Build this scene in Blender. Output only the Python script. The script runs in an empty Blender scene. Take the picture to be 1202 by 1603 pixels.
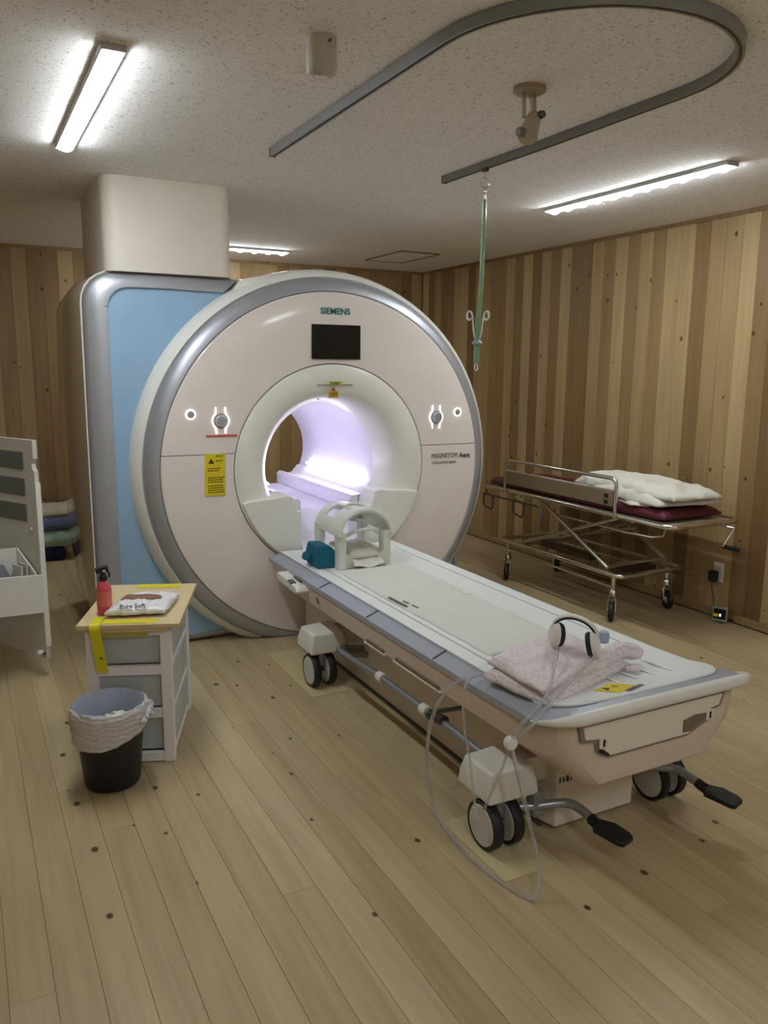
import bpy, math, random
from mathutils import Vector, Matrix, Euler, noise
random.seed(7)
S = bpy.context.scene
COL = S.collection
R = math.radians

# ------------------------------------------------------------------ camera
YAW, PITCH, ROLL, FPX, CAMH = 27.6016, 10.2617, 0.478, 1258.98, 1.56
cy_, cp_, cr_ = R(YAW), R(PITCH), R(ROLL)
fwd = Vector((math.sin(cy_)*math.cos(cp_), math.cos(cy_)*math.cos(cp_), -math.sin(cp_)))
rt0 = Vector((math.cos(cy_), -math.sin(cy_), 0)); up0 = rt0.cross(fwd)
rt = rt0*math.cos(cr_)+up0*math.sin(cr_); upv = -rt0*math.sin(cr_)+up0*math.cos(cr_)
cam = bpy.data.cameras.new('camera'); camo = bpy.data.objects.new('camera', cam); COL.objects.link(camo)
m = Matrix.Identity(4)
for i in range(3):
    m[i][0] = rt[i]; m[i][1] = upv[i]; m[i][2] = -fwd[i]
m[2][3] = CAMH
camo.matrix_world = m
cam.sensor_fit = 'VERTICAL'; cam.sensor_height = 24; cam.lens = FPX/1603*24
cam.clip_start = 0.05
S.camera = camo

# ------------------------------------------------------------------ world, exposure
w = bpy.data.worlds.new('world'); S.world = w; w.use_nodes = True
w.node_tree.nodes['Background'].inputs[0].default_value = (1, .95, .88, 1)
w.node_tree.nodes['Background'].inputs[1].default_value = 0.05
S.view_settings.view_transform = 'Standard'
S.view_settings.look = 'None'
S.view_settings.gamma = 1
S.view_settings.use_curve_mapping = False
S.view_settings.exposure = 1.82
LED = 40.0          # radiance of the ceiling lamp lenses
BORE = 2.9         # radiance of the lamp strip in the bore
LCOL = (.93, 1.0, 1.02)

# ------------------------------------------------------------------ materials
def srgb(c):
    return tuple((x/12.92 if x <= .04045 else ((x+.055)/1.055)**2.4) for x in c)
def rgb(r, g, b): return srgb((r/255, g/255, b/255))
MATS = {}
def mat(name, col=(.8, .8, .8), rough=.5, metal=0, emit=0, ecol=None, trans=0, alpha=1, coat=0, ior=1.45, bump=None, spec=.5, mott=0, sss=0):
    if name in MATS: return MATS[name]
    M = bpy.data.materials.new(name); M.use_nodes = True
    nt = M.node_tree; b = nt.nodes['Principled BSDF']
    b.inputs['Base Color'].default_value = (*col, 1); b.inputs['Roughness'].default_value = rough
    b.inputs['Metallic'].default_value = metal; b.inputs['IOR'].default_value = ior
    b.inputs['Specular IOR Level'].default_value = spec
    if coat: b.inputs['Coat Weight'].default_value = coat; b.inputs['Coat Roughness'].default_value = .08
    if trans: b.inputs['Transmission Weight'].default_value = trans
    if alpha < 1: b.inputs['Alpha'].default_value = alpha
    if emit:
        b.inputs['Emission Color'].default_value = (*(ecol or col), 1); b.inputs['Emission Strength'].default_value = emit
    tc = nt.nodes.new('ShaderNodeTexCoord')
    if mott or True:
        n = nt.nodes.new('ShaderNodeTexNoise'); n.inputs['Scale'].default_value = 9; n.inputs['Detail'].default_value = 4
        nt.links.new(tc.outputs['Object'], n.inputs['Vector'])
        mp = nt.nodes.new('ShaderNodeMapRange'); k = mott or .03
        mp.inputs['To Min'].default_value = 1-k; mp.inputs['To Max'].default_value = 1+k
        mx = nt.nodes.new('ShaderNodeMix'); mx.data_type = 'RGBA'; mx.blend_type = 'MULTIPLY'; mx.inputs[0].default_value = 1
        nt.links.new(n.outputs['Fac'], mp.inputs['Value'])
        mx.inputs[6].default_value = (*col, 1); nt.links.new(mp.outputs[0], mx.inputs[7])
        nt.links.new(mx.outputs[2], b.inputs['Base Color'])
    if bump:
        sc, st, kind = bump
        n2 = nt.nodes.new('ShaderNodeTexNoise' if kind == 'n' else 'ShaderNodeTexVoronoi'); n2.inputs['Scale'].default_value = sc
        nt.links.new(tc.outputs['Object'], n2.inputs['Vector'])
        bp = nt.nodes.new('ShaderNodeBump'); bp.inputs['Strength'].default_value = st; bp.inputs['Distance'].default_value = .004
        nt.links.new(n2.outputs[0], bp.inputs['Height']); nt.links.new(bp.outputs[0], b.inputs['Normal'])
    MATS[name] = M
    return M

def wood(name, light, dark, knot, axis, knots=.5, kscale=4.5, rough=.5, contrast=1.0):
    """plank wood: tone differs per plank (object random), grain runs along axis"""
    M = bpy.data.materials.new(name); M.use_nodes = True; nt = M.node_tree; N = nt.nodes; L = nt.links
    b = N['Principled BSDF']; b.inputs['Roughness'].default_value = rough; b.inputs['Specular IOR Level'].default_value = .35
    geo = N.new('ShaderNodeNewGeometry'); oi = N.new('ShaderNodeObjectInfo')
    off = N.new('ShaderNodeVectorMath'); off.operation = 'SCALE'; off.inputs[0].default_value = (3.1, 7.7, 5.3)
    L.new(oi.outputs['Random'], off.inputs['Scale'])
    add = N.new('ShaderNodeVectorMath'); add.operation = 'ADD'
    L.new(geo.outputs['Position'], add.inputs[0]); L.new(off.outputs[0], add.inputs[1])
    def stretched(cross, along):
        mp = N.new('ShaderNodeMapping'); s = [cross]*3; s[axis] = along
        mp.inputs['Scale'].default_value = s; L.new(add.outputs[0], mp.inputs['Vector']); return mp
    g = N.new('ShaderNodeTexNoise'); g.inputs['Scale'].default_value = 1; g.inputs['Detail'].default_value = 5; g.inputs['Distortion'].default_value = .6
    L.new(stretched(38, 1.6).outputs[0], g.inputs['Vector'])
    g2 = N.new('ShaderNodeTexNoise'); g2.inputs['Scale'].default_value = 1; g2.inputs['Detail'].default_value = 2
    L.new(stretched(7, .9).outputs[0], g2.inputs['Vector'])
    # plank tone
    tone = N.new('ShaderNodeMix'); tone.data_type = 'RGBA'
    ramp = N.new('ShaderNodeMapRange'); ramp.inputs['From Min'].default_value = 0; ramp.inputs['From Max'].default_value = 1
    ramp.inputs['To Max'].default_value = contrast
    L.new(oi.outputs['Random'], ramp.inputs['Value']); L.new(ramp.outputs[0], tone.inputs[0])
    tone.inputs[6].default_value = (*light, 1); tone.inputs[7].default_value = (*dark, 1)
    def mul(src, a, bb, fac):
        mr = N.new('ShaderNodeMapRange'); mr.inputs['From Min'].default_value = .3; mr.inputs['From Max'].default_value = .7
        mr.inputs['To Min'].default_value = a; mr.inputs['To Max'].default_value = bb
        L.new(fac, mr.inputs['Value'])
        mx = N.new('ShaderNodeMix'); mx.data_type = 'RGBA'; mx.blend_type = 'MULTIPLY'; mx.inputs[0].default_value = 1
        L.new(src, mx.inputs[6]); L.new(mr.outputs[0], mx.inputs[7]); return mx.outputs[2]
    c = mul(tone.outputs[2], .88, 1.08, g.outputs['Fac'])
    c = mul(c, .90, 1.08, g2.outputs['Fac'])
    # knots
    kmp = N.new('ShaderNodeMapping'); ks = [kscale]*3; ks[axis] = kscale*.72
    kmp.inputs['Scale'].default_value = ks; L.new(add.outputs[0], kmp.inputs['Vector'])
    v = N.new('ShaderNodeTexVoronoi'); v.inputs['Scale'].default_value = 1; v.inputs['Randomness'].default_value = 1
    v.voronoi_dimensions = '2D'
    if axis == 1: L.new(kmp.outputs[0], v.inputs['Vector'])
    else:
        sx_ = N.new('ShaderNodeSeparateXYZ'); L.new(kmp.outputs[0], sx_.inputs[0])
        ad_ = N.new('ShaderNodeMath'); ad_.operation = 'ADD'; L.new(sx_.outputs[0], ad_.inputs[0]); L.new(sx_.outputs[1], ad_.inputs[1])
        cb_ = N.new('ShaderNodeCombineXYZ'); L.new(ad_.outputs[0], cb_.inputs[0]); L.new(sx_.outputs[2], cb_.inputs[1]); L.new(cb_.outputs[0], v.inputs['Vector'])
    sep = N.new('ShaderNodeSeparateColor'); L.new(v.outputs['Color'], sep.inputs[0])
    sel = N.new('ShaderNodeMath'); sel.operation = 'LESS_THAN'; sel.inputs[1].default_value = knots; L.new(sep.outputs[0], sel.inputs[0])
    rad = N.new('ShaderNodeMapRange'); rad.inputs['To Min'].default_value = .018; rad.inputs['To Max'].default_value = .058; L.new(sep.outputs[1], rad.inputs['Value'])
    kd = N.new('ShaderNodeMath'); kd.operation = 'DIVIDE'; L.new(v.outputs['Distance'], kd.inputs[0]); L.new(rad.outputs[0], kd.inputs[1])
    kr = N.new('ShaderNodeMapRange'); kr.inputs['From Min'].default_value = .75; kr.inputs['From Max'].default_value = 1.25
    kr.inputs['To Min'].default_value = 1; kr.inputs['To Max'].default_value = 0; L.new(kd.outputs[0], kr.inputs['Value'])
    km = N.new('ShaderNodeMath'); km.operation = 'MULTIPLY'; L.new(kr.outputs[0], km.inputs[0]); L.new(sel.outputs[0], km.inputs[1])
    kmul = N.new('ShaderNodeMath'); kmul.operation = 'MULTIPLY'; kmul.inputs[1].default_value = .92; L.new(km.outputs[0], kmul.inputs[0])
    mx = N.new('ShaderNodeMix'); mx.data_type = 'RGBA'; L.new(kmul.outputs[0], mx.inputs[0]); L.new(c, mx.inputs[6]); mx.inputs[7].default_value = (*knot, 1)
    L.new(mx.outputs[2], b.inputs['Base Color'])
    bp = N.new('ShaderNodeBump'); bp.inputs['Strength'].default_value = .15; bp.inputs['Distance'].default_value = .002
    L.new(g.outputs['Fac'], bp.inputs['Height']); L.new(bp.outputs[0], b.inputs['Normal'])
    MATS[name] = M
    return M

W_FLOOR = wood('pine_floor', rgb(192, 174, 138), rgb(180, 159, 122), rgb(62, 38, 22), 1, knots=.5, kscale=4.6, rough=.38)
W_WALL_L = wood('pale_wall_wood', rgb(184, 158, 115), rgb(162, 134, 94), rgb(84, 48, 24), 2, knots=.35, kscale=5)
W_WALL_D = wood('brown_wall_wood', rgb(154, 126, 87), rgb(130, 101, 66), rgb(70, 38, 20), 2, knots=.5, kscale=5)

def ceiling_mat():
    M = bpy.data.materials.new('rockwool_ceiling'); M.use_nodes = True; nt = M.node_tree; N = nt.nodes; L = nt.links
    b = N['Principled BSDF']; b.inputs['Roughness'].default_value = .95; b.inputs['Specular IOR Level'].default_value = .1
    g = N.new('ShaderNodeNewGeometry')
    n = N.new('ShaderNodeTexNoise'); n.inputs['Scale'].default_value = 95; n.inputs['Detail'].default_value = 3; n.inputs['Distortion'].default_value = 1.2
    L.new(g.outputs['Position'], n.inputs['Vector'])
    r = N.new('ShaderNodeValToRGB'); r.color_ramp.elements[0].position = .33; r.color_ramp.elements[1].position = .42
    r.color_ramp.elements[0].color = (*rgb(188, 184, 180), 1); r.color_ramp.elements[1].color = (*rgb(247, 244, 243), 1)
    L.new(n.outputs['Fac'], r.inputs[0]); L.new(r.outputs[0], b.inputs['Base Color'])
    bp = N.new('ShaderNodeBump'); bp.inputs['Strength'].default_value = .3; bp.inputs['Distance'].default_value = .002
    L.new(n.outputs['Fac'], bp.inputs['Height']); L.new(bp.outputs[0], b.inputs['Normal'])
    MATS['ceil'] = M; return M
CEIL = ceiling_mat()
WHITE = mat('gantry_white', rgb(238, 229, 225), .25, coat=.4)
WHITE2 = mat('gantry_inner_white', rgb(238, 237, 230), .3, coat=.2)
BORE_M = mat('bore_white', rgb(228, 224, 238), .4)
SILVER = mat('silver_grey_paint', rgb(184, 187, 196), .42, metal=.6)
SILVER2 = mat('table_edge_grey', rgb(166, 171, 184), .4, metal=.1)
BLUE = mat('pale_blue_panel', rgb(156, 190, 222), .45, mott=.05)
BEIGE_G = mat('glossy_beige_cover', rgb(196, 180, 158), .12, coat=.6)
CREAM = mat('cream_column', rgb(226, 218, 206), .5)
SEAM = mat('dark_seam', rgb(92, 88, 84), .6)
BLACK = mat('black_rubber', rgb(30, 30, 33), .5)
SCREEN = mat('dark_glass_screen', rgb(26, 24, 26), .12)
PLW = mat('white_plastic', rgb(232, 230, 224), .35)
PLB = mat('table_beige_plastic', rgb(218, 202, 188), .38)
PLB2 = mat('base_white_plastic', rgb(232, 221, 210), .4)
STEEL = mat('brushed_steel', rgb(214, 212, 206), .2, metal=1)
DSTEEL = mat('dark_steel', rgb(96, 90, 84), .35, metal=.9)
PIPE = mat('grey_pipe', rgb(160, 162, 168), .3, metal=.6)
YEL = mat('yellow_label', rgb(228, 204, 30), .5)
YEL2 = mat('yellow_strap', rgb(226, 214, 40), .4)
INK = mat('dark_print', rgb(70, 60, 20), .7)
TEALINK = mat('teal_print', rgb(20, 110, 116), .5)
GREYINK = mat('grey_print', rgb(112, 102, 98), .5)
BLKINK = mat('black_print', rgb(30, 28, 26), .6)
TEAL = mat('teal_foam', rgb(18, 104, 128), .8, bump=(60, .3, 'n'))
RED = mat('red_tape', rgb(214, 88, 62), .5)
MAROON = mat('maroon_vinyl', rgb(92, 30, 44), .5, mott=.08)
CLOTHW = mat('white_linen', rgb(222, 218, 208), .85, bump=(40, .4, 'n'))
PADM = mat('grey_white_pad', rgb(222, 223, 216), .8, mott=.05, bump=(30, .2, 'n'))
DECKW = mat('tabletop_white', rgb(238, 242, 242), .35)
GREEN = mat('pale_green_pole', rgb(150, 190, 150), .2, trans=.3)
BAG = mat('frosted_bag', rgb(225, 225, 232), .35, alpha=.55, bump=(28, .6, 'n'))
BAGIN = mat('bag_inside', rgb(176, 186, 206), .4, bump=(28, .6, 'n'))
DRW = mat('frosted_drawer', rgb(206, 212, 214), .25, alpha=.85)
FRAMEW = mat('cart_frame_white', rgb(246, 240, 244), .4)
NAVY = mat('navy_fabric', rgb(28, 32, 72), .9)
MINT = mat('mint_fabric', rgb(150, 176, 160), .9)
SLATE = mat('slate_blue_blanket', rgb(92, 100, 130), .9)
BEIGEF = mat('beige_blanket', rgb(190, 182, 156), .9)
CAMB = mat('beige_device', rgb(176, 162, 140), .5)
CEILF = mat('ceiling_fitting', rgb(196, 188, 176), .6)
OPACK = mat('lamp_lens', (1, 1, 1), .4, emit=LED, ecol=LCOL)
OPACK2 = mat('lamp_diffuser', (1, .98, .95), .4, emit=LED*.24, ecol=LCOL)
LEDM = mat('button_glow', (1, 1, 1), .4, emit=.9, ecol=(1, .98, .95))
BLIGHT = mat('bore_lamp', (1, 1, 1), .4, emit=BORE, ecol=(.90, .87, 1.0))
CLEAR = mat('clear_tube', rgb(235, 235, 238), .08, trans=.75, ior=1.2)
REDLIQ = mat('pink_spray_bottle', rgb(232, 92, 110), .18, alpha=.85)
REDLAB = mat('coral_label', rgb(226, 120, 112), .5)
BROWN = mat('brown_print', rgb(134, 92, 62), .5)
FOILW = mat('glossy_packet', rgb(232, 230, 232), .22, bump=(14, .5, 'n'))
MATF = mat('pale_floor_mat', rgb(204, 188, 146), .5)
LOUV = mat('dark_louvre', rgb(112, 114, 106), .7, mott=.08, bump=(220, .8, 'v'))
PANG = mat('cabinet_grey', rgb(206, 202, 194), .45)
PADBOARD = mat('cart_board', rgb(214, 194, 150), .5, mott=.05)

def towel_mat():
    M = mat('pink_grey_towel', rgb(214, 202, 206), .95)
    nt = M.node_tree; N = nt.nodes; L = nt.links; b = N['Principled BSDF']
    tc = N.new('ShaderNodeTexCoord'); v = N.new('ShaderNodeTexVoronoi'); v.inputs['Scale'].default_value = 75; v.inputs['Randomness'].default_value = .35
    L.new(tc.outputs['Object'], v.inputs['Vector'])
    r = N.new('ShaderNodeValToRGB'); r.color_ramp.elements[0].color = (*rgb(206, 190, 196), 1); r.color_ramp.elements[1].color = (*rgb(236, 226, 230), 1)
    r.color_ramp.elements[0].position = .1; r.color_ramp.elements[1].position = .5
    L.new(v.outputs['Distance'], r.inputs[0]); L.new(r.outputs[0], b.inputs['Base Color'])
    bp = N.new('ShaderNodeBump'); bp.inputs['Strength'].default_value = .6; bp.inputs['Distance'].default_value = .004
    L.new(v.outputs['Distance'], bp.inputs['Height']); L.new(bp.outputs[0], b.inputs['Normal']); return M
TOWEL = towel_mat()

# ------------------------------------------------------------------ mesh builder
class MB:
    def __init__(s): s.v = []; s.f = []
    def add(s, vs, fs):
        o = len(s.v); s.v += [tuple(v) for v in vs]; s.f += [tuple(i+o for i in f) for f in fs]; return s
    def box(s, c, d, rot=None, taper=None):
        """c centre, d full sizes; taper=(tx,ty) scales the top face"""
        x, y, z = d[0]/2, d[1]/2, d[2]/2
        tx, ty = taper or (1, 1)
        vs = [(-x, -y, -z), (x, -y, -z), (x, y, -z), (-x, y, -z), (-x*tx, -y*ty, z), (x*tx, -y*ty, z), (x*tx, y*ty, z), (-x*tx, y*ty, z)]
        if rot is not None:
            E_ = Euler(rot).to_matrix() if not isinstance(rot, Matrix) else rot
            vs = [E_ @ Vector(v) for v in vs]
        vs = [(v[0]+c[0], v[1]+c[1], v[2]+c[2]) for v in vs]
        return s.add(vs, [(0, 3, 2, 1), (4, 5, 6, 7), (0, 1, 5, 4), (1, 2, 6, 5), (2, 3, 7, 6), (3, 0, 4, 7)])
    def tube(s, pts, r, n=10, closed=False, caps=True):
        pts = [Vector(p) for p in pts]; N = len(pts); rings = []
        rs = r if isinstance(r, (list, tuple)) else [r]*N
        prev = None
        for i, p in enumerate(pts):
            a = pts[(i-1) % N] if (closed or i > 0) else p
            b = pts[(i+1) % N] if (closed or i < N-1) else p
            t = (b-a).normalized()
            if prev is None:
                u = t.cross(Vector((0, 0, 1)))
                if u.length < .1: u = t.cross(Vector((1, 0, 0)))
            else:
                u = prev-t*prev.dot(t)
            u.normalize(); prev = u; w_ = t.cross(u)
            rings.append([p+(u*math.cos(k*2*math.pi/n)+w_*math.sin(k*2*math.pi/n))*rs[i] for k in range(n)])
        vs = [v for rg in rings for v in rg]; fs = []
        for i in range(N if closed else N-1):
            j = (i+1) % N
            for k in range(n):
                k2 = (k+1) % n
                fs.append((i*n+k, i*n+k2, j*n+k2, j*n+k))
        if caps and not closed:
            fs.append(tuple(reversed(range(n)))); fs.append(tuple((N-1)*n+k for k in range(n)))
        return s.add(vs, fs)
    def lathe(s, prof, c=(0, 0, 0), n=32, axis='z', a0=0, a1=360):
        """prof: list of (r, h). axis z: h up. axis y: h along +y, angle in xz"""
        full = abs(a1-a0) >= 360; m_ = n if full else n+1; vs = []; fs = []
        for (r, h) in prof:
            for k in range(m_):
                a = R(a0+(a1-a0)*k/n); ca, sa = math.cos(a)*r, math.sin(a)*r
                if axis == 'z': v = (ca, sa, h)
                elif axis == 'y': v = (ca, h, sa)
                else: v = (h, ca, sa)
                vs.append((v[0]+c[0], v[1]+c[1], v[2]+c[2]))
        for i in range(len(prof)-1):
            for k in range(n if full else n):
                k2 = (k+1) % m_
                fs.append((i*m_+k, i*m_+k2, (i+1)*m_+k2, (i+1)*m_+k))
        return s.add(vs, fs)
    def prism(s, poly, a, b, plane='xz'):
        """extrude 2D poly from a to b along the third axis"""
        def P(p, h):
            return (p[0], h, p[1]) if plane == 'xz' else ((p[0], p[1], h) if plane == 'xy' else (h, p[0], p[1]))
        n = len(poly); vs = [P(p, a) for p in poly]+[P(p, b) for p in poly]
        fs = [tuple(range(n)), tuple(reversed(range(n, 2*n)))]+[(i, i+n, (i+1) % n+n, (i+1) % n) for i in range(n)]
        return s.add(vs, fs)
    def loft(s, secs, caps=True, closed=True):
        n = len(secs[0]); vs = [p for sec in secs for p in sec]; fs = []
        for i in range(len(secs)-1):
            for k in range(n if closed else n-1):
                k2 = (k+1) % n; fs.append((i*n+k, i*n+k2, (i+1)*n+k2, (i+1)*n+k))
        if caps: fs.append(tuple(reversed(range(n)))); fs.append(tuple((len(secs)-1)*n+k for k in range(n)))
        return s.add(vs, fs)
    def pillow(s, corners, z0, t, nu=20, nv=20, p=4, amp=.006, fr=9, seed=0, zt=None, under=.25):
        """puffy slab over a quadrilateral; zt: optional f(u,v)->extra top height"""
        A, B, C_, D = [Vector(c) for c in corners]; top = []; bot = []
        for j in range(nv+1):
            for i in range(nu+1):
                u, v = i/nu, j/nv
                q = (A*(1-u)+B*u)*(1-v)+(D*(1-u)+C_*u)*v
                e = max(0, (1-abs(2*u-1)**p))*max(0, (1-abs(2*v-1)**p)); e = e**.5
                nz = noise.noise(Vector((q.x*fr+seed, q.y*fr, seed*.7)))+.5*noise.noise(Vector((q.x*fr*2.3, q.y*fr*2.3+seed, 3.1)))
                h = t*(.5+.5*e)+amp*nz*(.3+.7*e)+(zt(u, v)*e if zt else 0)
                dx = amp*1.2*noise.noise(Vector((q.x*fr*1.3, q.y*fr*1.3, 9+seed)))
                top.append((q.x+dx, q.y+dx*.7, z0+max(h, t*.3))); bot.append((q.x+dx, q.y+dx*.7, z0+t*under*(1-e)))
        W_ = nu+1; fs = []
        for j in range(nv):
            for i in range(nu):
                a = j*W_+i; fs.append((a, a+1, a+W_+1, a+W_))
        o = len(top); fs += [tuple(reversed([k+o for k in f])) for f in fs[:]]
        edge = [i for i in range(W_)]+[j*W_+nu for j in range(1, nv+1)]+[nv*W_+i for i in range(nu-1, -1, -1)]+[j*W_ for j in range(nv-1, 0, -1)]
        for a, b in zip(edge, edge[1:]+edge[:1]): fs.append((a, a+o, b+o, b))
        return s.add(top+bot, fs)
    def mesh(s, name, smooth=False, angle=40):
        me = bpy.data.meshes.new(name); me.from_pydata(s.v, [], s.f); me.validate()
        import bmesh
        bm = bmesh.new(); bm.from_mesh(me); bmesh.ops.recalc_face_normals(bm, faces=bm.faces)
        if smooth:
            for f in bm.faces: f.smooth = True
            for e in bm.edges:
                e.smooth = len(e.link_faces) == 2 and e.calc_face_angle(0) < R(angle)
        bm.to_mesh(me); bm.free(); return me
    def build(s, name, material, parent=None, smooth=True, bevel=0, angle=40, seg=2, subsurf=0, solid=0):
        me = s.mesh(name, smooth, angle); me.materials.append(material)
        o = bpy.data.objects.new(name, me); COL.objects.link(o)
        if parent is not None:
            o.parent = parent; o.matrix_parent_inverse = pinv(parent)
        if solid:
            md = o.modifiers.new('solid', 'SOLIDIFY'); md.thickness = solid; md.offset = 0
        if bevel:
            md = o.modifiers.new('bevel', 'BEVEL'); md.width = bevel; md.segments = seg; md.limit_method = 'ANGLE'; md.angle_limit = R(35)
            for p_ in me.polygons: p_.use_smooth = True
            md.harden_normals = True
        if subsurf:
            md = o.modifiers.new('sub', 'SUBSURF'); md.levels = subsurf; md.render_levels = subsurf
        return o
def wm(o):
    mm = Matrix.Translation(o.location) @ o.rotation_euler.to_matrix().to_4x4()
    if o.parent is not None: return wm(o.parent) @ o.matrix_parent_inverse @ mm
    return mm
WORLDCOORD = True
def pinv(parent):
    # children are written in world coordinates unless the parent is a LOCAL thing
    return Matrix.Identity(4) if parent.get('_local') else wm(parent).inverted()
def tag(o, label=None, cat=None, group=None, kind=None):
    if label: o['label'] = label
    if cat: o['category'] = cat
    if group: o['group'] = group
    if kind: o['kind'] = kind
    return o
def thing(name, loc, label, cat, group=None, rz=0, local=False):
    o = bpy.data.objects.new(name, None); COL.objects.link(o); o.location = loc; o.rotation_euler = (0, 0, R(rz))
    o.empty_display_size = .1
    if local: LOCALS.append(o); o['_local'] = 1
    return tag(o, label, cat, group)
LOCALS = []
def struct(name, mb, material, **k):
    o = mb.build(name, material, **k); o['kind'] = 'structure'; return o
def copy_tree(o, parent=None):
    c = o.copy(); COL.objects.link(c); c.parent = parent
    if parent is not None: c.matrix_parent_inverse = o.matrix_parent_inverse
    for ch in [x for x in bpy.data.objects if x.parent == o]: copy_tree(ch, c)
    return c
def text(name, body, size, loc, rot, material, parent, ext=.0006, shear=0, bold=0, sx=1.0, align='LEFT'):
    cu = bpy.data.curves.new(name, 'FONT'); cu.body = body; cu.size = size; cu.extrude = ext; cu.offset = bold; cu.shear = shear
    cu.align_x = align; cu.resolution_u = 3
    t = bpy.data.objects.new(name, cu); COL.objects.link(t)
    me = bpy.data.meshes.new_from_object(t); bpy.data.objects.remove(t)
    me.materials.clear(); me.materials.append(material)
    mm = Matrix.Translation(loc) @ (rot if isinstance(rot, Matrix) else Euler(rot).to_matrix()).to_4x4() @ Matrix.Diagonal((sx, 1, 1, 1))
    me.transform(mm)
    o = bpy.data.objects.new(name, me); COL.objects.link(o)
    if parent is not None: o.parent = parent; o.matrix_parent_inverse = pinv(parent)
    return o
def arc(c, r, a0, a1, n, plane='xz', h=0):
    out = []
    for k in range(n+1):
        a = R(a0+(a1-a0)*k/n); p = (c[0]+r*math.cos(a), c[1]+r*math.sin(a))
        out.append((p[0], h, p[1]) if plane == 'xz' else ((p[0], p[1], h) if plane == 'xy' else (h, p[0], p[1])))
    return out
def rrect(x0, y0, x1, y1, r, n=4):
    """rounded rectangle; r = single radius"""
    out = []
    for (cx, cy, a) in ((x1-r, y1-r, 0), (x0+r, y1-r, 90), (x0+r, y0+r, 180), (x1-r, y0+r, 270)):
        for k in range(n+1):
            t = R(a+90*k/n); out.append((cx+r*math.cos(t), cy+r*math.sin(t)))
    return out

# ------------------------------------------------------------------ ROOM
H = 2.49
XL, XR, YB, YF = -1.7, 4.20, 7.25, -2.2
fl = struct('floor', MB().box(((XL+XR)/2, (YB+YF)/2, -.06), (XR-XL+.3, YB-YF+.3, .10)), W_FLOOR, smooth=False)
PW = .107
pm = {}
def plank_mesh(name, d, material, bev=.0012):
    mb = MB(); x, y, z = d[0]/2, d[1]/2, d[2]
    b = bev
    # box with chamfered top edges (12..20 tris)
    if name == 'fplank':
        vs = [(-x, -y, -z), (x, -y, -z), (x, y, -z), (-x, y, -z), (-x, -y, -b), (x, -y, -b), (x, y, -b), (-x, y, -b),
              (-x+b, -y+b, 0), (x-b, -y+b, 0), (x-b, y-b, 0), (-x+b, y-b, 0)]
        fs = [(0, 1, 5, 4), (1, 2, 6, 5), (2, 3, 7, 6), (3, 0, 4, 7), (4, 5, 9, 8), (5, 6, 10, 9), (6, 7, 11, 10), (7, 4, 8, 11), (8, 9, 10, 11), (0, 3, 2, 1)]
        mb.add(vs, fs)
    me = mb.mesh(name); me.materials.append(material); return me
for L_ in (3.6,):
    pm[L_] = plank_mesh('fplank', (PW-.0008, L_-.0005, .0098), W_FLOOR, .0007)
i0 = int(math.floor((-1.2-.10)/PW)); i1 = int((XR-.10)/PW)
for i in range(i0, i1):
    cx = .10+PW*(i+.5)
    y = -.2-random.random()*3.4
    while y < YB-.01:
        y1 = min(y+3.6, YB)
        if y1 > .7:
            o = bpy.data.objects.new('floor_plank', pm[3.6]); COL.objects.link(o); o.parent = fl
            yy0, yy1 = y, y1
            o.location = (cx, (yy0+yy1)/2, 0); o.scale = (1, (yy1-yy0)/3.6, 1)
        y += 3.6
ce = struct('ceiling', MB().box(((XL+XR)/2, (YB+YF)/2, H+.05), (XR-XL+.3, YB-YF+.3, .10)), CEIL, smooth=False)
wr = struct('wall_right', MB().box((XR+.07, (YB+YF)/2, H/2), (.10, YB-YF+.2, H)), W_WALL_L, smooth=False)
wb = struct('wall_back', MB().box(((XL+XR)/2, YB+.07, H/2), (XR-XL+.2, .10, H)), W_WALL_L, smooth=False)
struct('wall_left', MB().box((XL-.05, (YB+YF)/2, H/2), (.10, YB-YF+.2, H)), W_WALL_L, smooth=False)
struct('wall_front', MB().box(((XL+XR)/2, YF-.05, H/2), (XR-XL, .10, H)), mat('cream_wall', rgb(214, 206, 190), .8), smooth=False)
WPW = .118
HB = .05   # baseboard
def wall_plank_mesh(material, vert_axis):
    b = .0016; d = .0195; h = H-HB-.025; x = (WPW-.001)/2
    mb = MB()
    # local: x across, y = depth (front at y=0, back at y=+d), z up
    vs = []
    for z in (0, h):
        vs += [(-x, d, z), (x, d, z), (x, b, z), (x-b, 0, z), (-x+b, 0, z), (-x, b, z)]
    fs = [tuple(reversed(range(6))), tuple(range(6, 12))]+[(k, (k+1) % 6, (k+1) % 6+6, k+6) for k in range(6)]
    mb.add(vs, fs); me = mb.mesh('wall_plank'); me.materials.append(material); return me
mL = wall_plank_mesh(W_WALL_L, 0); mD = wall_plank_mesh(W_WALL_D, 0)
def tone_seq(n, seed):
    rr = random.Random(seed); out = []; cur = 0
    for k in range(n):
        out.append(cur)
        cur = 1-cur if rr.random() < .8 else cur
    return out
n = int((YB-(-.2))/WPW)+1; seq = tone_seq(n, 5)
for k in range(n):
    y = YB-.02-WPW*(k+.5)
    o = bpy.data.objects.new('wall_plank', mD if seq[k] else mL); COL.objects.link(o); o.parent = wr
    o.location = (XR+.001*(k % 3)*.4, y, HB); o.rotation_euler = (0, 0, R(-90))
n = int((XR+1.2)/WPW); seq = tone_seq(n, 11)
for k in range(n):
    x = XR-WPW*(k+.5)
    o = bpy.data.objects.new('wall_plank', mD if seq[k] else mL); COL.objects.link(o); o.parent = wb
    o.location = (x, YB, HB); o.rotation_euler = (0, 0, 0)
struct('baseboard_right', MB().box((XR+.004, (YB+YF)/2, HB/2), (.028, YB-YF, HB)), W_WALL_L, smooth=False)
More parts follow.
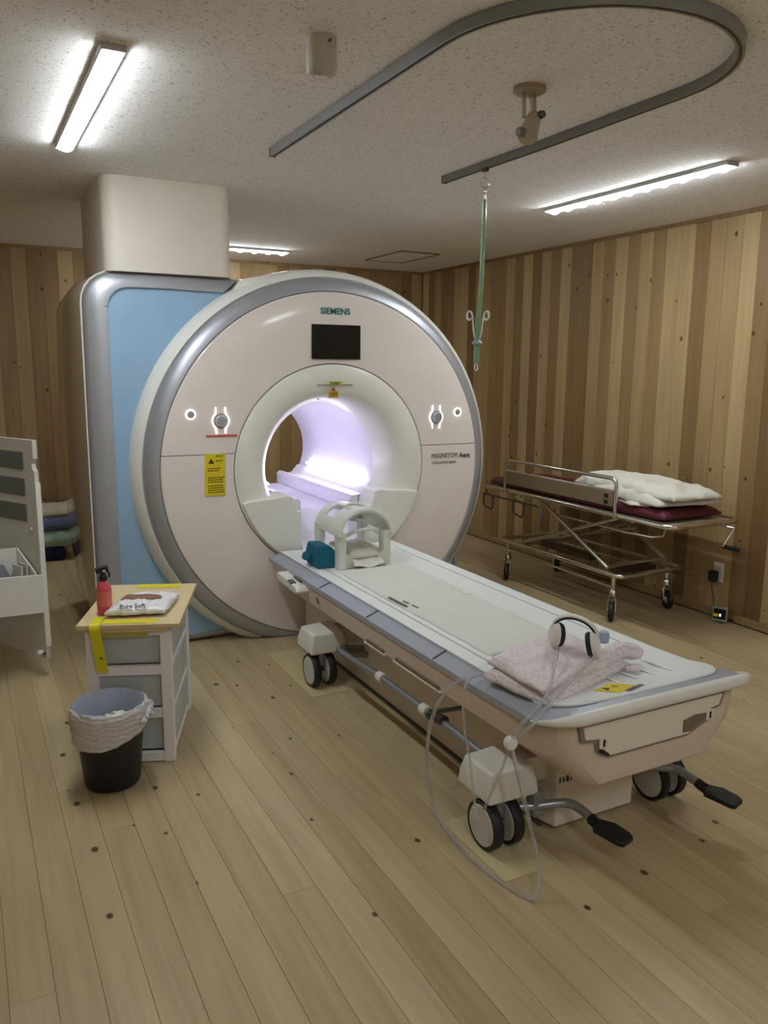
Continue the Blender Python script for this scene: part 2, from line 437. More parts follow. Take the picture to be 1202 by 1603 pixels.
struct('baseboard_back', MB().box(((XL+XR)/2, YB+.004, HB/2), (XR-XL, .028, HB)), W_WALL_L, smooth=False)
struct('trim_1', MB().box((XR+.004, (YB+YF)/2, H-.0125), (.026, YB-YF, .025)), W_WALL_D, smooth=False)
struct('trim_2', MB().box(((XL+XR)/2, YB+.004, H-.0125), (XR-XL, .026, .025)), W_WALL_D, smooth=False)

# ------------------------------------------------------------------ CEILING LAMPS
def lamp(name, loc, length, rz, label, nled=11):
    t = thing(name, loc, label, 'ceiling lamp', 'slim ceiling lamps', rz=rz, local=True)
    # local: length along y, hangs below z=0
    MB().prism([(-.040, 0), (.040, 0), (.034, -.018), (-.034, -.018)], -length/2, length/2).build('housing', mat('lamp_housing', rgb(190, 190, 190), .5), t, bevel=.002)
    MB().prism([(-.033, -.0182), (.033, -.0182), (.022, -.026), (-.022, -.026)], -length/2+.01, length/2-.01).build('diffuser', OPACK2, t, smooth=False)
    for k in range(nled):
        y = -length/2+.05+(length-.10)*k/(nled-1)
        MB().lathe([(.026, 0), (.022, -.007), (.012, -.012), (.0001, -.013)], (0, y, -.0255), 12).build('led_lens', OPACK, t)
    for sgn in (-1, 1):
        MB().box((0, sgn*(length/2+.002), -.010), (.072, .004, .020)).build('end_cap', mat('lamp_housing'), t, bevel=.001)
    return t
lamp('ceiling_lamp', (.478, 3.29, H), 1.26, 0, 'bright slim lamp on the ceiling at the upper left, nearest the scanner column')
lamp('ceiling_lamp', (3.19, 3.36, H), 1.30, 0, 'slim lamp with a row of lit spots on the ceiling by the right wood wall')
lamp('ceiling_lamp', (1.90, 6.50, H), 1.16, 90, 'short-looking row of lit spots on the far ceiling beside the white column', 10)
lamp('ceiling_lamp', (.478, -.60, H), 1.26, 0, 'added unseen ceiling lamp behind the viewer on the left, brightening the room')  # added out of view to raise the brightness of the room
lamp('ceiling_lamp', (3.19, -.60, H), 1.26, 0, 'added unseen ceiling lamp behind the viewer on the right, brightening the room')  # second unseen lamp, added for the same extra light

# ------------------------------------------------------------------ SCANNER
CX, CZ, Y0 = 1.885, .980, 4.24
sc = thing('mri_scanner', (CX, Y0+.2, 0), 'large round white scanner with silver ring, blue side panel and glowing bore', 'medical scanner')
def clip_floor(o, z=0.004):
    import bmesh
    bm = bmesh.new(); bm.from_mesh(o.data)
    g = bm.verts[:]+bm.edges[:]+bm.faces[:]
    bmesh.ops.bisect_plane(bm, geom=g, plane_co=(0, 0, z), plane_no=(0, 0, -1), clear_outer=True)
    ed = [e for e in bm.edges if e.is_boundary and abs(e.verts[0].co.z-z) < 1e-5 and abs(e.verts[1].co.z-z) < 1e-5]
    if ed: bmesh.ops.holes_fill(bm, edges=ed)
    bm.to_mesh(o.data); bm.free(); return o
def ann(prof, name, material, a0=0, a1=360, n=96, cut=True, parent=sc, **k):
    o = MB().lathe([(r, y) for r, y in prof], (CX, 0, CZ), n, 'y', a0, a1).build(name, material, parent, **k)
    if cut: clip_floor(o)
    return o
SA = math.degrees(math.asin(.105/.8))
# front cover halves, thin gap at the horizontal seam
def half_cover(up, name):
    mb = MB(); import bmesh
    prof = [(.594, 4.262), (.594, 4.243), (.598, 4.240), (.80, 4.236), (.90, 4.237), (.980, 4.243), (.986, 4.248), (.986, 4.29)]
    mb.lathe(prof, (CX, 0, CZ), 128, 'y')
    o = mb.build(name, WHITE, sc, angle=30)
    bm = bmesh.new(); bm.from_mesh(o.data); g = bm.verts[:]+bm.edges[:]+bm.faces[:]
    zs = CZ+.108+(.0018 if up else -.0018)
    bmesh.ops.bisect_plane(bm, geom=g, plane_co=(0, 0, zs), plane_no=(0, 0, -1 if up else 1), clear_outer=True)
    bm.to_mesh(o.data); bm.free()
    if not up: clip_floor(o)
    return o
half_cover(True, 'upper_front_cover'); half_cover(False, 'lower_front_cover')
ann([(.588, 4.28), (.99, 4.28), (.99, 4.30)], 'seam_backing', SEAM)
ann([(.989, 4.29), (.989, 4.252), (.995, 4.247), (1.02, 4.252), (1.055, 4.275), (1.066, 4.30), (1.066, 4.34)], 'silver_ring', SILVER, angle=50)
ann([(1.068, 4.34), (1.068, 4.305), (1.074, 4.300), (1.10, 4.325), (1.118, 4.375), (1.124, 4.44), (1.124, 4.62), (1.105, 4.66), (1.10, 5.5), (1.02, 5.60), (.40, 5.62), (.36, 5.61), (.345, 5.58)], 'outer_shell', mat('shell_white', rgb(244, 243, 238), .3, coat=.2), angle=35)
# inner trumpet ring: lower part left open for the table slot
def trumpet():
    import bmesh
    mb = MB(); prof = [(.589, 4.262), (.589, 4.243), (.585, 4.240), (.50, 4.240), (.46, 4.246), (.43, 4.262), (.405, 4.290), (.385, 4.33), (.370, 4.38), (.360, 4.45)]
    mb.lathe(prof, (CX, 0, CZ), 128, 'y'); o = mb.build('inner_ring', WHITE2, sc, angle=40)
    bm = bmesh.new(); bm.from_mesh(o.data)
    dead = [f for f in bm.faces if abs(f.calc_center_median().x-CX) < .205 and f.calc_center_median().z < CZ-.26]
    bmesh.ops.delete(bm, geom=dead, context='FACES'); bm.to_mesh(o.data); bm.free()
trumpet()
ann([(.360, 4.45), (.352, 4.60), (.350, 5.40), (.352, 5.55), (.346, 5.58)], 'bore_tube', BORE_M, cut=False)
# lobes each side of the table slot
for sgn, nm in ((-1, 'left'), (1, 'right')):
    pts = [(-.36, -.15), (-.30, -.140), (-.262, -.150), (-.235, -.232), (-.212, -.240), (-.212, -.452)]
    # along the ring r=.585 from the slot up to the start
    a_s = math.degrees(math.atan2(-.548, -.212)); a_e = math.degrees(math.atan2(-.17, -.555))
    if a_e > 0: a_e -= 360
    ringp = []
    for k in range(9):
        a = a_s+(a_e-a_s)*k/8
        ringp.append((.582*math.cos(R(a)), .582*math.sin(R(a))))
    if ringp[0][1] > -.3: ringp.reverse()
    poly = pts+ringp+[(-.50, -.158)]
    poly = [(CX-sgn*p[0], CZ+p[1]) for p in poly]
    MB().prism(poly, 4.215, 4.40).build('slot_lobe', WHITE2, sc, bevel=.008, seg=3)
# deck in the bore and its slide rails
def deck():
    prof = [(4.20, .50), (4.24, .545), (4.34, .62), (4.46, .69), (4.54, .703), (5.60, .703), (5.60, .66), (4.5, .60), (4.25, .42), (4.20, .42)]
    return MB().prism(prof, CX-.206, CX+.206, 'yz')
deck().build('bore_deck', BORE_M, sc, smooth=True, angle=30)
for sgn in (-1, 1):
    x = CX+sgn*.185
    MB().prism([(x-.028, .704), (x+.028, .704), (x+.028, .775), (x+.016, .790), (x-.012, .790), (x-.028, .770)], 4.36, 5.64).build('slide_rail', BORE_M, sc, bevel=.004)
    xa, xb = CX+sgn*.215, CX+sgn*.30
    MB().prism([(xa, .700), (xa, .775), (CX+sgn*.262, .785), (CX+sgn*.300, .83), (CX+sgn*.316, .84), (CX+sgn*.30, .80)], 4.42, 5.60).build('rail_shelf', BORE_M, sc, bevel=.003)
# lamp strip
for sgn in (1,):
    MB().tube([(CX+sgn*.308, y, .868+.0) for y in (4.50, 4.54, 4.8, 5.1, 5.38, 5.42)], [.006, .012, .012, .012, .012, .006], 10).build('bore_lamp_strip', BLIGHT, sc)
MB().tube([(CX-.308, y, .868) for y in (4.50, 4.54, 4.8, 5.1, 5.38, 5.42)], [.006, .012, .012, .012, .012, .006], 10).build('bore_lamp_strip', BLIGHT, sc)
# rear/left body
def body_profile(x0, x1, z1, r, nb=6, bul=0):
    pts = [(x0+.03+bul, .005)]
    for z in (.25, .5, .9, 1.3, 1.6): pts.append((x0-bul*.3*math.sin(z/1.9*math.pi)+bul*max(0, 1-z/.7), z))
    for k in range(nb+1):
        a = R(180-90*k/nb); pts.append((x0+r+r*math.cos(a), z1-r+r*math.sin(a)))
    pts.append((x1, z1)); pts.append((x1, .005)); return pts
def body():
    secs = []
    for (y, dx, dz) in ((4.435, 0, 0), (4.47, -.012, .004), (4.8, -.045, .0), (5.2, -.045, -.03), (5.5, .0, -.06), (5.58, .05, -.12)):
        pr = body_profile(.578+dx, 1.44, 2.025+dz, .17, 6, .055 if y > 4.5 else .0)
        secs.append([(p[0], y, p[1]) for p in pr])
    MB().loft(secs).build('side_body', BEIGE_G, sc, angle=40)
body()
# seam round the side cover
MB().tube([(.5755, 4.44, 1.315), (.555, 4.6, 1.31), (.535, 4.85, 1.305), (.535, 5.2, 1.30), (.56, 5.5, 1.30)], .003, 6).build('cover_seam', SEAM, sc)
# silver frame
def frame_strip():
    # outer path and inner path from bottom right, along the bottom, up the left, over the top
    FY = 4.385
    out = [(1.45, .012), (.735, .012)]+[(.735+.155*math.cos(R(a)), .167+.155*math.sin(R(a))) for a in (270, 255, 240, 225, 210, 195, 180)] if False else []
    out = [(1.50, .010), (.62, .010), (.585, .03), (.575, .10), (.574, .6), (.574, 1.2), (.577, 1.85)]
    out += [(.577+.16+.16*math.cos(R(a)), 1.865+.16*math.sin(R(a))) for a in (180, 165, 150, 135, 120, 105, 90)]
    out += [(1.0, 2.027), (1.385, 2.020)]
    inn = [(1.50, .050), (.72, .050), (.700, .06), (.695, .12), (.694, .6), (.694, 1.2), (.697, 1.85)]
    inn += [(.697+.11+.11*math.cos(R(a)), 1.845+.105*math.sin(R(a))) for a in (180, 165, 150, 135, 120, 105, 90)]
    inn += [(1.0, 1.952), (1.30, 1.945)]
    # make the bottom corner of the inner path reach the left strip width
    vs = []; fs = []
    n = len(out)
    for (o_, i_) in zip(out, inn):
        mx_, mz_ = o_[0]*.25+i_[0]*.75, o_[1]*.25+i_[1]*.75
        vs += [(o_[0], FY+.05, o_[1]), (o_[0], FY+.035, o_[1]), (o_[0]*.8+i_[0]*.2, FY+.012, o_[1]*.8+i_[1]*.2), (mx_, FY, mz_), (i_[0], FY, i_[1]), (i_[0], FY+.03, i_[1])]
    for k in range(n-1):
        for j in range(5): fs.append((k*6+j, k*6+j+1, (k+1)*6+j+1, (k+1)*6+j))
    MB().add(vs, fs).build('silver_frame', SILVER, sc, angle=60)
    MB().tube([(p[0]-.003, FY+.045, p[1]+(.002 if p[1] > 1.9 else 0)) for p in out[3:]], .0055, 6).build('edge_trim', mat('trim_white', rgb(232, 228, 216), .3), sc)
    poly = [(p[0]-.01, p[1]) for p in inn[:]]+[(1.45, 1.95), (1.50, 1.7)]
    mid = [(p[0], p[1]) for p in inn]
    MB().prism([(.70, .03), (.685, .12), (.685, 1.85), (.70, 1.90), (.74, 1.94), (.80, 1.958), (1.35, 1.952), (1.44, 1.93)]+[(CX+1.0*math.cos(R(a)), CZ+1.0*math.sin(R(a))) for a in range(120, 241, 10)]+[(1.44, .03)], FY+.015, FY+.05).build('blue_side_panel', BLUE, sc, smooth=False)
frame_strip()
# right lower plinth with blue panel
MB().prism([(2.40, .006), (2.865, .006), (2.865, .46), (2.82, .52), (2.40, .52)], 4.445, 5.5).build('right_plinth', BEIGE_G, sc, bevel=.01)
MB().prism([(2.42, .05), (2.835, .05), (2.835, .45), (2.79, .50), (2.42, .50)], 4.425, 4.445).build('blue_side_panel', BLUE, sc, smooth=False)
MB().prism([(2.84, .006), (2.87, .006), (2.87, .48), (2.84, .50)], 4.415, 4.45).build('silver_frame', SILVER, sc, bevel=.003)
# screen
xs, xe, z0_, z1_ = 1.752, 2.052, 1.597, 1.788
MB().box(((xs+xe)/2, 4.2365, (z0_+z1_)/2), (xe-xs, .012, z1_-z0_)).build('display_screen', SCREEN, sc, bevel=.003)
FR = (R(90), 0, 0)
text('logo_lettering', 'SIEMENS', .0475, (1.806, 4.2352, 1.846), FR, TEALINK, sc, bold=.0012, sx=1.03)
text('model_lettering', 'MAGNETOM', .042, (2.540, 4.2345, 1.006), FR, GREYINK, sc, sx=.80)
text('model_lettering', 'Aera', .042, (2.742, 4.2345, 1.003), FR, mat('dark_grey_print', rgb(78, 70, 68), .5), sc, bold=.001, sx=.95)
text('small_lettering', 'A Tim and Dot System', .026, (2.545, 4.2345, .970), FR, GREYINK, sc, sx=.72)
# round buttons
def knobset(xb, zb, xs_, zs_):
    y = 4.2365
    MB().lathe([(.0001, -.028), (.026, -.027), (.031, -.020), (.032, 0)], (xb, y, zb), 24, 'y').build('jog_dial', SILVER, sc)
    MB().lathe([(.040, 0), (.040, -.006), (.034, -.008), (.0001, -.008)], (xb, y, zb), 24, 'y').build('dial_base', mat('dial_grey', rgb(150, 152, 150), .35), sc)
    for sg in (-1, 1):
        pts = [(xb+sg*.026, y-.002, zb+.072)]+[(xb+sg*.045*math.cos(R(a)), y-.002, zb+.045*math.sin(R(a))) for a in (52, 35, 15, 0, -15, -35, -52)]+[(xb+sg*.024, y-.002, zb-.068)]
        MB().tube(pts, .0026, 6).build('glow_line', LEDM, sc)
    MB().tube([(p[0], y-.002, p[2]) for p in arc((xs_, zs_), .0235, 0, 345, 20)], .0032, 6, closed=True).build('glow_ring', LEDM, sc)
    MB().lathe([(.019, 0), (.019, -.005), (.0001, -.007)], (xs_, y, zs_), 18, 'y').build('round_button', SILVER, sc)
knobset(1.224, 1.266, 1.064, 1.302)
knobset(2.569, 1.257, 2.722, 1.285)
MB().box((1.2275, 4.235, 1.187), (.172, .003, .009)).build('red_tape_strip', RED, sc, smooth=False)
st = MB().box((1.185, 4.2345, .977), (.110, .003, .226), (0, R(1.5), 0)).build('warning_label', YEL, sc, smooth=False)
lb = MB()
lb.prism([(1.148, 1.038), (1.182, 1.038), (1.165, 1.066)], 4.2322, 4.2328)
rr = random.Random(3)
for row, zz in enumerate((1.078, 1.052, 1.012, 1.0, .962, .950, .938, .918, .906, .894, .882)):
    x = 1.145 if row not in (0, 1) else 1.19
    while x < 1.228:
        wd = rr.uniform(.006, .016); lb.box((x+wd/2, 4.2327, zz), (wd, .0006, .0055)); x += wd+.004
        if row in (2, 3) and x > 1.20: break
tag(lb.build('label_print', INK, st, smooth=False), kind='stuff')
MB().box((1.895, 4.237, 1.4545), (.22, .004, .003)).build('laser_slot', SEAM, sc, smooth=False)
l2 = MB().box((1.898, 4.2355, 1.463), (.075, .004, .020)).build('laser_label', mat('dull_yellow', rgb(196, 186, 70), .5), sc, smooth=False)
text('label_print', 'LASER', .019, (1.868, 4.2330, 1.4565), FR, INK, l2)
l3 = MB().box((1.883, 4.235, 1.400), (.060, .004, .038)).build('laser_label', mat('ochre_label', rgb(206, 166, 60), .5), sc, smooth=False)
tri = MB(); tri.prism([(1.868, 1.420), (1.898, 1.420), (1.883, 1.444)], 4.2335, 4.237); tri.build('warning_triangle', BROWN, l3, smooth=False)
lp = MB()
for zz in (1.410, 1.403, 1.396): lp.box((1.883, 4.2327, zz), (.044, .0006, .003))
tag(lp.build('label_print', INK, l3, smooth=False), kind='stuff')
MB().lathe([(.006, 0), (.005, -.004), (.0001, -.005)], (CX-.07, 4.30, CZ+.394), 10, 'y').build('sensor_dot', SEAM, sc)
# blend piece at the top where shell meets the frame
MB().prism([(1.30, 1.90), (1.40, 2.022), (1.52, 2.045), (1.62, 2.06), (1.6, 1.9)], 4.36, 4.60).build('shell_shoulder', mat('shell_white'), sc, bevel=.02, seg=3)

# ------------------------------------------------------------------ SERVICE COLUMN
colm = MB().prism(rrect(.694, 4.372, 1.358, 5.20, .075, 6), 2.026, H-.001, 'xy').build('service_column', CREAM, None)
tag(colm, 'white box column rising from the scanner to the ceiling', 'column')

# ------------------------------------------------------------------ PATIENT TABLE
TX = 1.875
pt = thing('patient_table', (TX, 2.9, 0), 'long low white and grey patient table docked to the scanner', 'patient table')
def sec(y, pts): return [(TX+p[0], y, p[1]) for p in pts]
def cs(top, wt, wm_, zm, wb_, zb):
    return [(-wt, top), (-wm_, zm), (-wb_, zb), (wb_, zb), (wm_, zm), (wt, top)]
secs = [sec(1.709, cs(.540, .300, .285, .415, .20, .305)), sec(1.716, cs(.538, .345, .325, .412, .225, .297)), sec(1.740, cs(.530, .385, .362, .410, .245, .293)), sec(1.785, cs(.516, .407, .385, .402, .258, .291)), sec(1.90, cs(.503, .417, .397, .395, .265, .290)),
        sec(2.3, cs(.501, .418, .402, .39, .27, .290)), sec(4.0, cs(.501, .416, .400, .388, .27, .290)), sec(4.18, cs(.498, .40, .385, .39, .26, .30))]
MB().loft(secs).build('carriage_cover', PLB, pt, bevel=.010, seg=3, angle=30)
# grey rim deck around the white top
def outline(inset, yend, n=10, rad=.13):
    hw = .418-inset; pts = [(-hw, 4.16), (-hw, 3.2), (-hw, 2.4), (-hw, 2.1), (-hw-.002, yend+rad*1.5)]
    hw += .016
    for k in range(0, n+1):
        a = R(180+90*k/n); pts.append((-hw+rad+rad*math.cos(a), yend+rad+rad*math.sin(a)))
    return pts+[(-p[0], p[1]) for p in reversed(pts)]
def rise(y):  # foot end curls up
    t = max(0, min(1, (2.02-y)/.34)); return .045*t*t
def deck_loft(name, o1, z1, o0, z0, material, th=.02, bevel=0):
    """ring between outline o1 (outer) and o0 (inner)"""
    n = len(o1); vs = []; fs = []
    for p, q in zip(o1, o0):
        vs += [(TX+p[0], p[1], z1+rise(p[1])-th), (TX+p[0], p[1], z1+rise(p[1])), (TX+q[0], q[1], z0+rise(q[1])), (TX+q[0], q[1], z0+rise(q[1])-th)]
    for k in range(n-1):
        for j in range(3): fs.append((k*4+j, k*4+j+1, (k+1)*4+j+1, (k+1)*4+j))
    fs.append((0, 1, 2, 3)); fs.append(((n-1)*4, (n-1)*4+3, (n-1)*4+2, (n-1)*4+1))
    return MB().add(vs, fs).build(name, material, pt, angle=50)
oA = outline(0, 1.705); oB = outline(.028, 1.730); oC = outline(.115, 1.80, rad=.10)
deck_loft('grey_edge_rim', outline(-.002, 1.698, rad=.115), .506, outline(.066, 1.752, rad=.11), .527, SILVER2, .022)
# segment joints in the rim
for yy in (3.46, 2.95, 2.40):
    MB().box((TX-.384, yy, .5185), (.068, .004, .006), (0, R(-17), R(8))).build('rim_joint', SEAM, pt, smooth=False)
# white top (slightly dished)
def white_top():
    o = outline(.064, 1.750, rad=.112); left = o[:len(o)//2]
    vs = []; fs = []; nx = 12
    ys = [p for p in left]
    for (x, y) in ys:
        for i in range(nx+1):
            u = -1+2*i/nx; z = .5315+rise(y)-.004*(1-u*u)
            vs.append((TX+u*abs(x), y, z))
    rows = len(ys)
    for j in range(rows-1):
        for i in range(nx):
            a = j*(nx+1)+i; fs.append((a, a+1, a+nx+2, a+nx+1))
    # skirt down so that it has thickness
    MB().add(vs, fs).build('tabletop', DECKW, pt, angle=60, solid=.006)
white_top()
for sx_ in (-.285, .285):
    MB().box((TX+sx_, 2.95, .5318), (.006, 2.1, .0035)).build('guide_groove', mat('groove_grey', rgb(150, 156, 158), .5), pt, smooth=False)
def surf(x, y, d=.003):
    u = (x-TX)/.354; return .5315+rise(y)-.004*(1-u*u)+d
def drape(o, d=.0045):
    for v in o.data.vertices: v.co.z = surf(v.co.x, v.co.y, d)+(v.co.z)
    return o
for k, xx in enumerate((-.13, -.03, .05, .13, .21)):
    MB().prism(rrect(TX+xx, 1.86, TX+xx+.016, 2.06, .006, 3), 0, .005, 'xy').build('top_rib', DECKW, pt, bevel=.0015)
    drape(bpy.data.objects[-1] if False else [c for c in COL.objects if c.name.startswith('top_rib')][-1], .002)
# end bar: a lip that grows along the rounded corners
ob = [p for p in outline(-.006, 1.686, rad=.105) if p[1] < 1.80]
bar = []; br = []
for k, p in enumerate(ob):
    q = min(k, len(ob)-1-k); br.append(.003+.0185*min(1, q/10))
    bar.append((TX+p[0], p[1], .500+rise(p[1])*1.1))
MB().tube(bar, br, 12).build('end_bar', PLW, pt)
# blend between bar and end panel
MB().prism([(1.688, .553), (1.72, .548), (1.735, .50), (1.715, .495)], TX-.30, TX+.30, 'yz').build('end_lip', PLB2, pt, bevel=.003)
# hatch on the end face
EY = 1.706
hp = [(-.315, .512), (-.305, .470), (-.25, .462), (-.245, .425), (-.205, .400), (.125, .400), (.215, .435), (.222, .468), (.262, .474), (.278, .512)]
MB().prism([(TX+p[0], p[1]) for p in hp], EY-.010, EY+.02).build('end_hatch', PLB2, pt, bevel=.003)
MB().prism([(TX+p[0], p[1]) for p in [(-.33, .517), (-.315, .460), (-.262, .452), (-.256, .418), (-.21, .391), (.13, .391), (.232, .428), (.24, .458), (.278, .466), (.296, .517)]], EY-.004, EY+.02).build('hatch_groove', mat('groove_brown', rgb(140, 128, 118), .6), pt, smooth=False)
MB().prism([(TX+p[0], p[1]) for p in [(.10, .410), (.10, .452), (.150, .462), (.205, .458), (.205, .436), (.135, .408)]], EY-.0112, EY+.01).build('handle_recess', mat('recess_brown', rgb(124, 108, 96), .6), pt, smooth=False)
MB().prism([(TX+p[0], p[1]) for p in [(-.245, .432), (-.235, .428), (-.205, .404), (-.215, .402), (-.245, .418)]], EY-.0112, EY+.01).build('handle_recess', BLACK, pt, smooth=False)
for xx in (-.233, .222):
    MB().box((TX+xx, EY-.011, .448), (.008, .003, .024)).build('latch_slot', BLACK, pt, smooth=False)
    MB().prism(rrect(TX+xx-.018, .430, TX+xx+.018, .466, .006, 2), EY-.0125, EY-.006).build('latch', PLB2, pt, bevel=.0015)
    MB().box((TX+xx-.002, EY-.0128, .448), (.007, .002, .022)).build('latch_slot', BLACK, pt, smooth=False)
# sticker and lettering on the top
stk = drape(MB().prism([(1.725, 1.842), (1.772, 1.772), (1.872, 1.808), (1.828, 1.872)], 0, .0012, 'xy').build('top_sticker', YEL, pt, smooth=False), .0035)
def flat_text(name, body, size, x, y, rz, m_, parent, **k):
    return drape(text(name, body, size, (x, y, 0), (0, 0, R(rz)), m_, parent, **k), .0052)
def flat_tri(pts_, parent):
    return drape(MB().prism(pts_, 0, .0004, 'xy').build('warning_triangle', INK, parent, smooth=False), .0050)
flat_tri([(1.755, 1.812), (1.792, 1.826), (1.762, 1.848)], stk)
flat_text('label_print', 'III', .030, 1.800, 1.822, 18, INK, stk)
flat_text('logo_lettering', 'SIEMENS', .026, 1.800, 1.762, 17, GREYINK, pt, bold=.0006)
flat_text('small_lettering', 'XR-180', .013, 1.845, 1.757, 17, GREYINK, pt) if False else None
# side details (left side)
def side_x(z):  # outer x of the left cover at height z
    return TX-.402-(z-.39)*.18
for (ya, yb, zz) in ((2.96, 2.80, .402), (2.70, 2.36, .405)):
    MB().box((TX-.405, (ya+yb)/2, zz), (.010, ya-yb, .016)).build('side_slot', mat('recess_brown'), pt, bevel=.003)
    MB().box((TX-.408, (ya+yb)/2, zz-.011), (.012, ya-yb+.03, .005)).build('slot_lip', PLB2, pt, bevel=.001)
MB().box((TX-.4235, 3.72, .487), (.012, .10, .014)).build('side_slot', SEAM, pt, bevel=.002)
MB().prism([(3.62, .440), (3.87, .452), (3.90, .478), (3.87, .500), (3.62, .478), (3.60, .455)], TX-.475, TX-.40, 'yz').build('side_control_box', PLW, pt, bevel=.008, seg=3)
MB().box((TX-.462, 3.70, .486), (.03, .05, .008), (R(8), 0, 0)).build('control_recess', SEAM, pt, bevel=.002)
MB().prism([(3.49, .430), (3.505, .452), (3.475, .424)], TX-.414, TX-.40, 'yz').build('side_mark', mat('maroon_mark', rgb(110, 60, 50), .5), pt, smooth=False)
# base
MB().loft([sec(1.955, [(-.185, .012), (.165, .012), (.165, .29), (-.185, .29)]), sec(2.02, [(-.205, .012), (.205, .012), (.205, .29), (-.205, .29)]), sec(4.16, [(-.205, .012), (.205, .012), (.205, .29), (-.205, .29)])]).build('base', PLB2, pt, bevel=.006, smooth=True)
MB().box((TX-.207, 3.0, .006), (.012, 2.0, .012)).build('base_skid', SEAM, pt, smooth=False)
MB().box((TX-.207, 3.05, .275), (.03, 1.9, .05)).build('base_rail', mat('base_grey', rgb(150, 142, 134), .45), pt, bevel=.004)
MB().box((TX-.21, 3.85, .30), (.02, .6, .03)).build('painted_gap_shade', SEAM, pt, smooth=False)  # dark bar: shade of the gap under the carriage put in as colour
y_ = MB().prism([(1.712, .205), (1.752, .212), (1.752, .232), (1.712, .226)], 1.9522, 1.956).build('base_label', YEL, pt, smooth=False)
y_.location = (0, 0, 0)
text('base_lettering', 'I I ET', .028, (1.70, 1.953, .175), FR, BLKINK, pt, bold=.001)
text('base_lettering', 'A', .020, (2.005, 1.953, .20), FR, BLKINK, pt)
# wheel units
def twin_wheel(px, py, name='wheel', rad=.083, r_rot=0):
    for dx in (-.041, .041):
        w_ = MB().lathe([(.0001, -.016), (rad*.85, -.016), (rad*.87, -.019), (rad*.95, -.019), (rad, -.013), (rad, .013), (rad*.95, .019), (rad*.87, .019), (rad*.85, .016), (.0001, .016)], (px+dx, py, rad), 36, 'x').build('wheel', BLACK, pt, angle=40)
        MB().lathe([(.0001, -.021), (rad*.55, -.0215), (rad*.80, -.020), (rad*.84, -.0165)], (px+dx, py, rad), 32, 'x').build('hub_cap', mat('hub_grey', rgb(206, 203, 200), .4), w_)
        MB().lathe([(rad*.84, .0165), (rad*.80, .020), (.0001, .0205)], (px+dx, py, rad), 32, 'x').build('hub_cap', mat('hub_grey'), w_)
    MB().tube([(px-.04, py, rad), (px+.04, py, rad)], .014, 12).build('axle', DSTEEL, pt)
    MB().box((px, py, rad+.055), (.030, .05, .07)).build('fork', mat('fork_grey', rgb(140, 138, 138), .4), pt, bevel=.006)
def cover(x0, x1, y0, y1, z0, z1, xin):
    b = [(x0, y0, z0), (x1, y0-.005, z0), (x1, y1, z0), (x0, y1, z0)]
    t_ = [(x0+.018, y0+.012, z1), (x1-.02, y0+.012, z1), (x1-.02, y1-.012, z1+.01), (x0+.018, y1-.012, z1)]
    vs = b+[(x0+.002, y0+.002, z0+.05), (x1-.006, y0, z0+.05), (x1-.006, y1-.002, z0+.05), (x0+.002, y1-.002, z0+.05)]+t_
    fs = [(0, 3, 2, 1), (0, 1, 5, 4), (1, 2, 6, 5), (2, 3, 7, 6), (3, 0, 4, 7), (4, 5, 9, 8), (5, 6, 10, 9), (6, 7, 11, 10), (7, 4, 8, 11), (8, 9, 10, 11)]
    MB().add(vs, fs).build('wheel_cover', PLW, pt, bevel=.012, seg=3)
    if xin: MB().box(((xin[0]+xin[1])/2, (y0+y1)/2+.01, z0+.055), (xin[1]-xin[0], .10, .09)).build('wheel_bracket', PLB2, pt, bevel=.004)
twin_wheel(1.465, 1.985); cover(1.400, 1.60, 1.935, 2.125, .172, .275, (1.58, 1.68))
twin_wheel(1.478, 3.50); cover(1.412, 1.61, 3.45, 3.64, .172, .275, (1.58, 1.68))
twin_wheel(2.185, 1.97); cover(2.10, 2.30, 1.99, 2.14, .172, .27, (2.05, 2.12))
twin_wheel(2.24, 3.50); cover(2.15, 2.355, 3.45, 3.64, .172, .275, (2.05, 2.17))
# linkage pipe
MB().tube([(1.66, 3.40, .19), (1.56, 3.39, .215), (1.515, 3.35, .225), (1.505, 3.28, .23), (1.505, 3.0, .243), (1.505, 2.9, .25), (1.505, 2.3, .25), (1.505, 2.12, .245)], .016, 12).build('linkage_pipe', PIPE, pt)
for yy in (2.89, 2.52):
    MB().tube([(1.505, yy-.022, .25), (1.505, yy+.022, .25)], .0225, 14).build('pipe_clamp', PLW, pt)
MB().tube([(1.505, 2.50, .246), (1.53, 2.50, .246), (1.68, 2.50, .235)], .010, 8).build('pipe_bracket', PIPE, pt)
MB().tube([(1.52, 3.36, .222), (1.57, 3.36, .19), (1.67, 3.36, .17)], .016, 8).build('pipe_bracket', PIPE, pt)
MB().tube([(1.505, 2.48, .248), (1.505, 2.38, .262)], .021, 10).build('pipe_joint', DSTEEL, pt)
for k, (yy, zz) in enumerate(((2.92, .10), (2.87, .12), (2.80, .09), (3.02, .11))):
    MB().lathe([(.0001, -.004), (.008, -.003), (.009, 0)], (TX-.207, yy, zz), 8, 'x').build('bolt', BLACK, pt)
